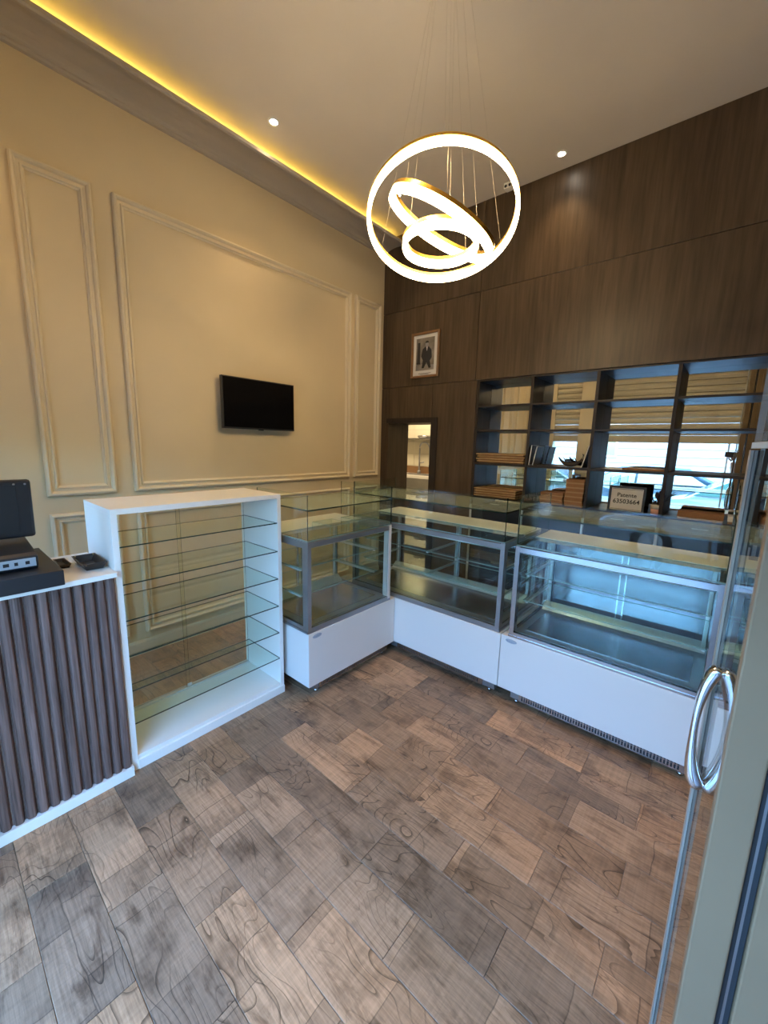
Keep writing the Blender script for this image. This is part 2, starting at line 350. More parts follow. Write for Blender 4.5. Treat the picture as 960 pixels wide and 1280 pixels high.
def sroot(name, label, cat, loc=(0, 0, 0)):
    o = bpy.data.objects.new(name, None); COL.objects.link(o); o.location = loc; return struct(o, label, cat)

# ------------------------------------------------------------------ shell
fl = MB().box(-0.02, FRONT, -0.06, ROOM_R, 0.0, -0.0035).build('floor', 'grout'); struct(fl, 'brown wood-look plank tile floor of the shop laid in a half bond', 'floor')
PY, PX = 0.1635, 0.4885
k0 = -9
tiles = {}
def tile_mesh(w, d):
    key = (round(w, 4), round(d, 4))
    if key not in tiles:
        g = 0.0007; bv = 0.0010
        mb = MB(); x, y = w/2-g, d/2-g
        vs = [(-x,-y,-0.0035),(x,-y,-0.0035),(x,y,-0.0035),(-x,y,-0.0035),(-x,-y,-bv),(x,-y,-bv),(x,y,-bv),(-x,y,-bv),(-x+bv,-y+bv,0),(x-bv,-y+bv,0),(x-bv,y-bv,0),(-x+bv,y-bv,0)]
        fs = [(0,1,5,4),(1,2,6,5),(2,3,7,6),(3,0,4,7),(4,5,9,8),(5,6,10,9),(6,7,11,10),(7,4,8,11),(8,9,10,11)]
        mb._add(vs, fs); tiles[key] = mb.mesh('tile', ['wood_tile'])
    return tiles[key]
for k in range(-9, 14):
    y0 = -2.182+PY*k; y1 = y0+PY
    y0c, y1c = max(y0, FRONT), min(y1, 0.0)
    if y1c-y0c < 0.02: continue
    ph = 2.143 if k % 2 == 0 else 1.899
    j = -5
    while True:
        x0 = ph+PX*j; x1 = x0+PX; j += 1
        if x0 >= 3.75: break                       # tiles beyond the storefront screen stay plain floor
        x0c = max(x0, 0.0)
        if x1-x0c < 0.02: continue
        if y1c > -0.25 and False: continue
        o = bpy.data.objects.new('tile', tile_mesh(x1-x0c, y1c-y0c)); COL.objects.link(o); o.parent = fl
        o.location = ((x0c+x1)/2, (y0c+y1c)/2, 0)
fr_ = MB().box(3.86, FRONT, -0.0035, ROOM_R, 0, -0.0005).build('floor_covering', 'wood_tile', fl)

ce = MB().box(-0.15, FRONT-0.15, H, ROOM_R+0.1, 0.35, H+0.2).build('ceiling', 'ceiling_paint'); struct(ce, 'plain greyish cream plaster ceiling', 'ceiling')
wl_ = MB().box(-0.15, FRONT-0.15, -0.06, 0.0, 0.02, H).build('wall_left', 'beige_paint'); struct(wl_, 'warm beige painted wall with raised panel mouldings', 'wall')
wr_ = MB().box(ROOM_R, FRONT-0.15, -0.06, ROOM_R+0.15, 0.35, H).build('wall_right', 'beige_paint'); struct(wr_, 'beige side wall on the right', 'wall')

# raised panel mouldings (mitred picture-frame profile)
def moulding(y0, y1, z0, z1, w=0.060):
    prof = [(0, 0), (0, 0.022), (0.005, 0.031), (0.014, 0.034), (0.022, 0.026), (0.027, 0.012), (0.040, 0.012), (0.044, 0.022), (0.050, 0.022), (0.054, 0.010), (w, 0.007), (w, 0)]  # (inset, height)
    vs = []
    for ins, hgt in prof:
        vs += [(hgt, y0+ins, z0+ins), (hgt, y1-ins, z0+ins), (hgt, y1-ins, z1-ins), (hgt, y0+ins, z1-ins)]
    fs = []
    for i in range(len(prof)-1):
        for c in range(4):
            d = (c+1) % 4; fs.append((i*4+c, i*4+d, (i+1)*4+d, (i+1)*4+c))
    mb = MB(); mb._add(vs, fs); o = mb.build('panel_moulding', 'moulding_paint', wl_); return o
for a, b in ((-2.929, -2.580), (-2.476, -0.497), (-0.434, -0.064), (-3.56, -3.135)):
    moulding(a, b, 1.152, 2.922); moulding(a, b, 0.155, 1.045)
bb = MB().prism([(0, 0), (0.014, 0), (0.014, 0.085), (0.008, 0.1), (0, 0.1)], FRONT, 0, 'y').build('baseboard_left', 'moulding_paint'); struct(bb, 'low cream skirting along the beige wall', 'baseboard')

# cornice with a light cove
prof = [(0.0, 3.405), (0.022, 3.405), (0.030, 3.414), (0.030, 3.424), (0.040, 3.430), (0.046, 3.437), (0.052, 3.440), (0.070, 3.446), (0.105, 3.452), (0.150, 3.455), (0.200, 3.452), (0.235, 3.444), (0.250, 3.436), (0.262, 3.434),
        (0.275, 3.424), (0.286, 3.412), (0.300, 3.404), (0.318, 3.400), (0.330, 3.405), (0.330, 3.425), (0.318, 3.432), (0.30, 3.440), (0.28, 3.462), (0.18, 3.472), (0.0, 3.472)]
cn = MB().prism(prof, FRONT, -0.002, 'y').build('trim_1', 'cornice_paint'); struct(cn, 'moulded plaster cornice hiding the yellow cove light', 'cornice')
MB().box(0.0, FRONT, 3.4725, 0.120, -0.002, 3.512).build('shield_ledge', 'cornice_paint', cn)  # unseen block added to raise and shield the strip, narrowing its glow
sl = MB().box(0.098, FRONT+0.05, 3.5125, 0.112, -0.03, 3.519).build('light_strip', 'led_strip'); tag(sl, 'yellow light strip hidden on top of the cornice', 'light strip')

# back wall: laminate panels, each its own piece, on a dark carcass
wb = sroot('wall_back', 'dark brown wood laminate wall with fine panel joints', 'wall')
SX0, SX1, SZ0, SZ1 = 1.150, 5.10, 1.035, 2.080   # opening of the shelves
g = 0.002
def panel(x0, z0, x1, z1, y1=0.02, name='panel'):
    return MB().box(x0+g, 0.0, z0+g, x1-g, y1, z1-g).build(name, 'dark_laminate', wb, bevel=0.0012)
JX = [0.0, 1.126, 3.56, ROOM_R]
for a, b in zip(JX[:-1], JX[1:]):
    panel(a, 2.840, b, H)
for a, b in ((0.0, 1.126), (1.126, 3.56), (3.56, ROOM_R)):
    panel(a, 2.090, b, 2.840)
OX0, OX1, OZ = 0.105, 0.665, 1.722
panel(0.0, 0.0, OX0, 2.090); panel(OX0, OZ, OX1, 2.090); panel(OX1, 0.0, 1.146, 2.090)
MB().box(0, 0.02, 2.085, ROOM_R, 0.06, H).box(0, 0.02, 0, OX0-0.02, 0.06, 2.085).box(OX1+0.02, 0.02, 0, 1.13, 0.06, 2.085).box(OX0-0.02, 0.02, OZ+0.02, OX1+0.02, 0.06, 2.085).build('carcass', 'matte_black', wb)
# doorway to the kitchen
dw = sroot('door_1', 'dark wood lined doorway in the back wall opening to the kitchen', 'doorway')
MB().box(OX0-0.018, 0.001, 0, OX0, 0.36, OZ+0.018).build('jamb', 'dark_laminate', dw); MB().box(OX1, 0.001, 0, OX1+0.018, 0.36, OZ+0.018).build('jamb', 'dark_laminate', dw)
MB().box(OX0, 0.001, OZ, OX1, 0.36, OZ+0.018).build('head', 'dark_laminate', dw)
MB().box(OX1+0.002, -0.012, 0, OX1+0.075, 0.0, OZ+0.05).box(OX0-0.02, -0.012, OZ+0.002, OX1+0.002, 0.0, OZ+0.05).build('casing', 'shelf_wood', dw)
tag(MB().box(OX0, 0.34, 0, OX1, 0.36, 0.98).build('hatch_board', 'dark_laminate', dw))

# kitchen room beyond
kr = MB(); kr.box(-2.4, 2.20, -0.06, 1.0, 2.3, 2.7).box(-2.5, 0.37, -0.06, -2.4, 2.3, 2.7).box(1.0, 0.37, -0.06, 1.1, 2.3, 2.7).box(-2.5, 0.37, 2.7, 1.1, 2.3, 2.8).box(-2.5, 0.30, -0.12, 1.1, 2.3, -0.06)
kr.box(-2.5, 0.30, -0.06, OX0-0.018, 0.37, 2.7).box(OX1+0.018, 0.30, -0.06, 1.1, 0.37, 2.7).box(OX0-0.018, 0.30, OZ+0.018, OX1+0.018, 0.37, 2.7)
struct(kr.build('wall_kitchen', 'kitchen_grout'), 'walls of the small kitchen behind the doorway', 'wall')
kp = bpy.data.objects['wall_kitchen']
tm = MB().box(-0.148, -0.006, -0.098, 0.148, 0.0, 0.098).mesh('wall_tile', ['kitchen_tile'])
for i in range(9):
    for j in range(13):
        o = bpy.data.objects.new('wall_tile', tm); COL.objects.link(o); o.parent = kp; o.location = (-2.2+0.3*i, 2.2, 0.05+0.2*j)
kc = thing('sink_unit', 'pale sink worktop against the tiled kitchen wall', 'sink', (-0.9, 1.7, 0))
MB().box(-0.8, 0.0, 0, 0.9, 0.48, 0.98).build('body', 'steel', kc); MB().box(-0.82, -0.02, 0.98, 0.92, 0.48, 1.02).build('worktop', 'white_laminate', kc)
MB().box(-0.25, 0.08, 1.021, 0.35, 0.40, 1.024).build('basin', 'steel_dark', kc); tag(MB().box(-1.7, 2.165, 1.022, 0.0, 2.190, 1.14).build('splashback', 'frame_wood'), 'brown splashback strip behind the kitchen tap', 'splashback')
fa = thing('kitchen_tap', 'tall arched chrome kitchen tap with a sprayer hose', 'tap', (-0.94, 2.06, 1.0205))
P = [(0, 0, 0), (0, 0, 0.42)]+[(0.10-0.10*math.cos(t), -0.02*math.sin(t), 0.42+0.10*math.sin(t)) for t in [PI*i/10 for i in range(1, 11)]]+[(0.205, 0, 0.3), (0.215, 0, 0.16)]
MB().tube(P, 0.013, 8).build('spout', 'steel_dark', fa); MB().tube([(0, 0, 0.18), (0.09, 0, 0.20)], 0.009, 6).build('bracket', 'steel_dark', fa); MB().lathe([(0.03, 0), (0.03, 0.05), (0.018, 0.06)]).build('base', 'steel_dark', fa)
MB().tube([(0.215, 0, 0.16), (0.22, 0, 0.06)], 0.022, 8).build('sprayer', 'matte_black', fa)
ks = thing('wall_shelf', 'pale wall shelf above the kitchen tap', 'shelf', (-1.0, 1.98, 1.585)); MB().box(-0.8, 0, 0, 1.2, 0.21, 0.022).build('board', 'steel', ks); MB().box(-0.5, 0.18, -0.05, -0.48, 0.21, 0).build('bracket', 'steel', ks)
kb = MB().lathe([(0.10, 0), (0.12, 0.02), (0.125, 0.035), (0.11, 0.045)], n=18).build('plate_stack', 'steel', loc=(-0.86, 2.08, 1.608)); tag(kb, 'shallow metal pan lying on the kitchen wall shelf', 'pan')
kl = bpy.data.lights.new('kitchen_lamp', 'AREA'); kl.energy = 26; kl.color = (1.0, 0.80, 0.50); kl.size = 0.6
klo = bpy.data.objects.new('kitchen_lamp', kl); COL.objects.link(klo); klo.location = (-0.7, 1.3, 2.68)

# ------------------------------------------------------------------ shelving in the back wall, mirror behind
su = thing('wall_shelving', 'dark wood shelving unit with mirror back set into the wall', 'shelving', (0, 0, 0))
MY = 0.245
DX = [1.150+0.4955*i for i in range(9)]
SHZ = [1.865, 1.650, 1.352]
for i, x in enumerate(DX):
    MB().box(x, 0.0, SZ0, x+0.022, MY, SZ1).build('divider', 'shelf_wood', su, bevel=0.0008)
MB().box(SX0, 0.0, SZ1-0.004, DX[-1]+0.022, MY, SZ1+0.006).build('top_board', 'shelf_wood_flat', su)
for a, b in zip(DX[:-1], DX[1:]):
    for z, th in zip(SHZ, (0.016, 0.016, 0.020)):
        MB().box(a+0.022, 0.002, z-th, b, MY, z).build('shelf', 'shelf_wood_flat', su, bevel=0.0008)
MB().box(SX0, MY+0.001, 1.0, DX[-1]+0.03, MY+0.006, SZ1+0.01, 0).build('mirror', 'mirror', su)
MB().box(SX0-0.015, MY+0.007, 0.9, DX[-1]+0.05, MY+0.03, SZ1+0.02).build('back_board', 'shelf_wood', su)
bc = thing('base_cabinet', 'long dark base cabinet with flat fronts below the mirror shelves', 'cabinet', (0, 0, 0))
MB().box(SX0, -0.002, 1.003, DX[-1]+0.03, MY, 1.034).build('worktop', 'shelf_wood_flat', bc, bevel=0.001)
MB().box(SX0, 0.022, 0.08, DX[-1]+0.03, MY, 1.002).build('body', 'matte_black', bc)
MB().box(SX0, 0.05, 0.0, DX[-1]+0.03, MY, 0.08).build('plinth', 'matte_black', bc)
for a, b in zip(DX[:-1], DX[1:]):
    MB().box(a+0.018, 0.002, 0.085, b-0.006, 0.020, 0.955).build('door', 'navy_front', bc, bevel=0.001)
    MB().box(a-0.004, 0.0, 0.085, a+0.014, 0.021, 0.955).build('edge_strip', 'aluminium', bc)
    dr = MB().box(a+0.018, 0.001, 0.960, b-0.006, 0.020, 1.0).build('drawer', 'navy_front', bc, bevel=0.001)
    MB().box(a+0.20, -0.004, 0.978, a+0.29, 0.001, 0.984).build('handle', 'aluminium', dr)

# ------------------------------------------------------------------ ceiling fittings
def downlight(x, y, label, watts):
    t = thing('downlight', label, 'downlight', (x, y, H), 0, 'recessed ceiling downlights')
    mb = MB(); n = 24
    prof = [(0.024, 0.0), (0.024, -0.004), (0.036, -0.005), (0.038, -0.001)]
    vs = [(r*math.cos(2*PI*k/n), r*math.sin(2*PI*k/n), z-0.0005) for r, z in prof for k in range(n)]
    fs = [(i*n+k, (i+1)*n+k, (i+1)*n+(k+1) % n, i*n+(k+1) % n) for i in range(3) for k in range(n)]
    mb._add(vs, fs, 0, True); mb.build('bezel', 'white_laminate', t)
    MB().lathe([(0.023, -0.003), (0.023, -0.0005)], n=20).build('lens', 'lamp_glow', t)
    l = bpy.data.lights.new('spot', 'SPOT'); l.energy = watts; l.color = (1.0, 0.68, 0.36); l.spot_size = math.radians(92); l.spot_blend = 1.0; l.shadow_soft_size = 0.03
    lo = bpy.data.objects.new('spot', l); COL.objects.link(lo); lo.parent = t; lo.location = (0, 0, -0.012)
downlight(0.432, -1.629, 'small recessed downlight glowing near the beige wall cornice', 16)
downlight(1.793, -0.172, 'small recessed downlight glowing just in front of the dark wood wall', 12)
downlight(0.58, -0.52, 'added unseen downlight near the back corner, behind the ring pendant', 17)  # extra lamp added to brighten the far lower wall
downlight(0.45, -3.25, 'recessed downlight near the cornice towards the shop front', 16)
downlight(3.9, -0.9, 'added unseen downlight above the right end of the display cases', 38)  # out-of-view lamp added to warm the right-hand case fronts
downlight(3.4, -2.6, 'added unseen downlight in the ceiling behind the glass door leaf', 34)  # out-of-view lamp added as warm fill for the floor on the right
ms = thing('motion_sensor', 'small white ceiling sensor with two dark lenses beside the ring pendant', 'sensor', (1.372, -0.088, H))
MB().box(-0.035, -0.03, -0.045, 0.035, 0.03, 0).build('housing', 'white_laminate', ms, bevel=0.006)
for sx in (-0.017, 0.017): MB().ellipsoid((sx, -0.028, -0.028), (0.012, 0.008, 0.012), 10, 6).build('lens', 'matte_black', ms)

# ring pendant
PC = Vector((1.797, -1.671, H))
pd = thing('ring_pendant', 'pendant lamp of three tilted glowing rings with gold channels', 'pendant lamp', PC)
MB().lathe([(0.125, -0.04), (0.13, -0.034), (0.13, 0)], n=36).build('canopy', 'gold', pd)
rings = [((1.805, -1.666, 2.549), (-0.225, 0.30, 0.93), 0.341, 0.038), ((1.811, -1.662, 2.536), (0.46, 0.15, 0.875), 0.262, 0.040), ((1.805, -1.667, 2.452), (-0.02, 0.06, 1.0), 0.170, 0.040)]
wires = MB()
camdir = math.atan2(CAM.y-PC.y, CAM.x-PC.x)
for ri, (c, nrm, R, hh) in enumerate(rings):
    c = Vector(c)-PC; nrm = Vector(nrm).normalized(); q = nrm.to_track_quat('Z', 'Y').to_matrix()
    n = 96
    def ringmesh(sec):
        vs = []; k = len(sec)
        for i in range(n):
            t = 2*PI*i/n
            for dr, dz in sec: vs.append(c+q @ Vector(((R+dr)*math.cos(t), (R+dr)*math.sin(t), dz)))
        fs = [(i*k+j, ((i+1) % n)*k+j, ((i+1) % n)*k+(j+1) % k, i*k+(j+1) % k) for i in range(n) for j in range(k)]
        mb = MB(); mb._add(vs, fs, 0, False); return mb
    ring = ringmesh([(-0.009, -0.002), (0.009, -0.002), (0.009, 0.014), (-0.009, 0.014)]).build('ring', 'gold', pd)
    ringmesh([(-0.0075, -0.003), (-0.0075, -hh+0.008), (-0.005, -hh), (0.005, -hh), (0.0075, -hh+0.008), (0.0075, -0.003)]).build('diffuser', 'ring_light', ring)
    for a in range(3):
        ang = camdir+a*2*PI/3+0.10*ri
        h = Vector((math.cos(ang), math.sin(ang), 0)); d = (h-nrm*h.dot(nrm)).normalized()
        top = Vector((0, 0, -0.04))+h*(0.085-0.02*ri)+Vector((-h.y, h.x, 0))*(0.012*(ri-1))
        at = c+d*R+nrm*0.013
        MB().tube([top, at], 0.0005, 5).build('wire', 'wire', pd)

# ------------------------------------------------------------------ television and picture
tv = thing('television', 'slim black flat television on the beige wall', 'television', (0.0, -1.558, 1.78))
MB().box(0.052, -0.322, -0.192, 0.085, 0.322, 0.192).build('housing', 'black_plastic', tv, bevel=0.004)
MB().box(0.0851, -0.314, -0.180, 0.0856, 0.314, 0.184).build('screen', 'screen_black', tv)
MB().box(0.0, -0.10, -0.08, 0.014, 0.10, 0.10).box(0.014, -0.03, -0.05, 0.052, 0.03, 0.05).build('wall_bracket', 'steel_dark', tv)
MB().box(0.070, -0.02, -0.199, 0.084, 0.02, -0.192).build('sensor', 'black_plastic', tv)

pf = thing('picture_frame', 'wooden framed grey portrait photograph hung on the dark wood wall', 'picture', (0.565, 0.0, 2.375))
w, h = 0.165, 0.215; fw = 0.024
vs = []
for ins, d in ((0, -0.002), (0, -0.022), (0.006, -0.026), (fw-0.004, -0.022), (fw, -0.012)):
    vs += [(-w+ins, d, -h+ins), (w-ins, d, -h+ins), (w-ins, d, h-ins), (-w+ins, d, h-ins)]
mb = MB(); mb._add(vs, [(i*4+c, i*4+(c+1) % 4, (i+1)*4+(c+1) % 4, (i+1)*4+c) for i in range(4) for c in range(4)]); mb.build('frame', 'frame_wood', pf)
MB().box(-w+0.005, -0.012, -h+0.005, w-0.005, -0.002, h-0.005).build('mount', 'paper', pf)
pr_ = MB().box(-0.108, -0.0135, -0.145, 0.108, -0.0122, 0.160).build('photograph', 'photo_print', pf)
fig = MB()   # flat printed seated figure in a dark suit
def flat(pts, y, mi): fig._add([(x, y, z) for x, z in pts], [tuple(range(len(pts)))], mi)
flat([(-0.108, -0.145), (0.108, -0.145), (0.108, -0.10), (-0.108, -0.08)], -0.0138, 2)
flat([(-0.09, 0.12), (-0.06, 0.12), (-0.055, -0.09), (-0.095, -0.09)], -0.0138, 0)
flat([(-0.03, 0.055), (0.0, 0.075), (0.045, 0.072), (0.075, 0.04), (0.082, -0.03), (0.06, -0.06), (0.075, -0.125), (0.05, -0.13), (0.02, -0.07), (-0.01, -0.125), (-0.035, -0.125), (-0.025, -0.05), (-0.045, -0.01)], -0.0142, 0)
flat([(0.008+0.019*math.cos(t)+0.012, 0.098+0.026*math.sin(t)) for t in [2*PI*i/14 for i in range(14)]], -0.0146, 1)
flat([(0.001, 0.11), (0.04, 0.11), (0.041, 0.118), (0.03, 0.128), (0.01, 0.128), (0.0, 0.118)], -0.0148, 0)
flat([(0.012, 0.073), (0.030, 0.073), (0.022, 0.03)], -0.0146, 3)
fig.build('printed_figure', ['ink', 'steel_dark', 'steel_dark', 'paper'], pr_)
MB().box(-0.075, -0.0130, -0.176, 0.075, -0.0121, -0.172).box(-0.05, -0.0130, -0.185, 0.05, -0.0121, -0.182).build('caption_line', 'ink', pf)

# ------------------------------------------------------------------ white open showcase
sc = thing('glass_shelf_showcase', 'white open showcase with six glass shelves beside the reeded counter', 'showcase', (0.716, -2.915, 0))
SW, SD, SH = 0.819, 0.382, 1.21; t_ = 0.024
MB().box(0, 0, 0, SD, t_, SH-t_).build('side_panel', 'white_laminate', sc, bevel=0.001)
MB().box(0, SW-t_, 0.045, SD, SW, SH-t_).build('side_panel', 'white_laminate', sc, bevel=0.001)
MB().box(0, 0, SH-t_, SD, SW, SH).build('top_panel', 'white_laminate', sc, bevel=0.001)
MB().box(0.0, t_, 0.046, SD-0.006, SW-t_, 0.066).build('bottom_panel', 'white_laminate', sc)
MB().box(0.01, t_, 0.0, SD+0.004, SW+0.002, 0.045).build('plinth', 'white_laminate', sc, bevel=0.001)
for z in (1.050, 0.886, 0.723, 0.558, 0.393, 0.231):
    MB().pane(0.040, t_+0.001, z-0.006, SD-0.002, SW-t_-0.001, z).build('glass_shelf', ['shelf_glass', 'glass_edge'], sc)
MB().pane(0.012, t_+0.001, 0.075, 0.016, 0.42, SH-t_-0.006).build('sliding_glass', ['back_glass', 'glass_edge'], sc)
MB().pane(0.024, 0.395, 0.075, 0.028, SW-t_-0.001, SH-t_-0.006).build('sliding_glass', ['back_glass', 'glass_edge'], sc)
MB().box(0.006, t_, 0.066, 0.036, SW-t_, 0.075).build('track', 'aluminium', sc); MB().box(0.006, t_, SH-t_-0.008, 0.036, SW-t_, SH-t_).build('track', 'aluminium', sc)
MB().box(0.0285, 0.40, 0.078, 0.032, 0.425, 0.095).build('latch', 'aluminium', sc)

# ------------------------------------------------------------------ reeded counter
CL = -3.585
ct = thing('reeded_counter', 'counter with dark reeded wood front, white top and white base strip', 'counter', (0, 0, 0))
MB().box(0.735, CL, 0.046, 1.098, -2.917, 0.934).build('body', 'white_laminate', ct)
MB().box(0.75, CL, 0.0, 1.125, -2.917, 0.045).build('plinth', 'white_laminate', ct, bevel=0.001)
MB().box(0.70, CL, 0.935, 1.135, -2.917, 0.955).build('top', 'white_laminate', ct, bevel=0.001)
pitch = 0.0362
sec = [(-pitch/2+0.0008, 0.0), (-pitch/2+0.0008, 0.004), (-0.0145, 0.006), (-0.0115, 0.0150), (-0.008, 0.0180), (0.0, 0.0190), (0.008, 0.0180), (0.0115, 0.0150), (0.0145, 0.006), (pitch/2-0.0008, 0.004), (pitch/2-0.0008, 0.0)]
smesh = MB().prism([(0.0+b, a) for a, b in sec], 0.046, 0.934, 'z', 0).mesh('slat', ['reeded_wood'])
k = 0; y = -2.919-pitch/2
while y-pitch/2 > CL:
    o = bpy.data.objects.new('slat', smesh); COL.objects.link(o); o.parent = ct; o.location = (1.0985, y, 0); y -= pitch
sb = MB().box(0.715, CL, 0.955, 1.162, -3.092, 1.012).build('counter_slab', 'matte_black', bevel=0.002)
sb.location.z = 0; tag(sb, 'thick matte black slab lying on the white counter top', 'slab')

# cash register seen from behind
ps = thing('cash_register', 'black touch screen till on the black slab, seen from behind', 'till', (0.93, -3.32, 1.012))
MB().prism([(-0.17, 0), (0.135, 0), (0.15, 0.014), (0.15, 0.052), (0.13, 0.062), (-0.10, 0.085), (-0.17, 0.07)], -0.17, 0.172, 'y').build('base', 'black_plastic', ps, bevel=0.004)
pp = MB().box(0.1505, -0.02, 0.014, 0.153, 0.165, 0.046).build('port_panel', 'port_silver', ps, bevel=0.001)
for yy, ww in ((0.005, 0.022), (0.045, 0.012), (0.075, 0.016), (0.105, 0.010), (0.135, 0.012)): MB().box(0.1531, yy, 0.024, 0.1537, yy+ww, 0.036).build('port', 'matte_black', pp)
MB().box(-0.05, -0.06, 0.06, 0.03, 0.06, 0.12).build('neck', 'black_plastic', ps, bevel=0.004)
o = MB().box(-0.014, -0.19, 0.0, 0.014, 0.19, 0.228).build('screen_housing', 'black_plastic', ps, bevel=0.010, loc=(-0.03, 0.008, 0.092), rot=(0, math.radians(4), 0))
MB().box(0.0142, -0.16, 0.02, 0.0165, 0.145, 0.21).build('rear_cover', 'matte_black', o, bevel=0.001)
for yy in (0.172, 0.14): MB().ellipsoid((0.015, yy, 0.212), (0.002, 0.004, 0.004), 8, 4).build('screw', 'steel_dark', o)

# valet tray with brass studs and small card tray
vt = thing('valet_tray', 'dark leather valet tray with brass corner studs on the counter top', 'tray', (0.955, -2.968, 0.956))
mb = MB(); a, b = 0.062, 0.032
def flare(mb, x0, x1, y0, y1, fl_, h, t=0.004):
    lo = [(x0, y0), (x1, y0), (x1, y1), (x0, y1)]; hi = [(x0-fl_, y0-fl_), (x1+fl_, y0-fl_), (x1+fl_, y1+fl_), (x0-fl_, y1+fl_)]
    li = [(x0+t, y0+t), (x1-t, y0+t), (x1-t, y1-t), (x0+t, y1-t)]; hi2 = [(x0-fl_+t, y0-fl_+t), (x1+fl_-t, y0-fl_+t), (x1+fl_-t, y1+fl_-t), (x0-fl_+t, y1+fl_-t)]
    vs = [(*p, 0) for p in lo]+[(*p, h) for p in hi]+[(*p, h) for p in hi2]+[(*p, t) for p in li]
    fs = [(3, 2, 1, 0)]
    for k in range(3):
        fs += [(k*4+c, k*4+(c+1) % 4, (k+1)*4+(c+1) % 4, (k+1)*4+c) for c in range(4)]
    fs += [(12, 13, 14, 15)]
    mb._add(vs, fs); return mb
flare(mb, -0.08, 0.075, -0.028, 0.030, 0.014, 0.030).build('body', 'leather', vt)
for sx, sy in ((-0.088, -0.030), (0.084, -0.030), (0.084, 0.036), (-0.088, 0.036)): MB().ellipsoid((sx, sy, 0.026), (0.0035, 0.0035, 0.0035), 8, 5).build('stud', 'brass', vt)
vt2 = MB(); flare(vt2, -0.055, 0.055, -0.014, 0.014, 0.006, 0.016); o = vt2.build('card_tray', 'leather', loc=(0.87, -3.045, 0.956)); tag(o, 'small dark leather tray between the black slab and the studded tray', 'tray')

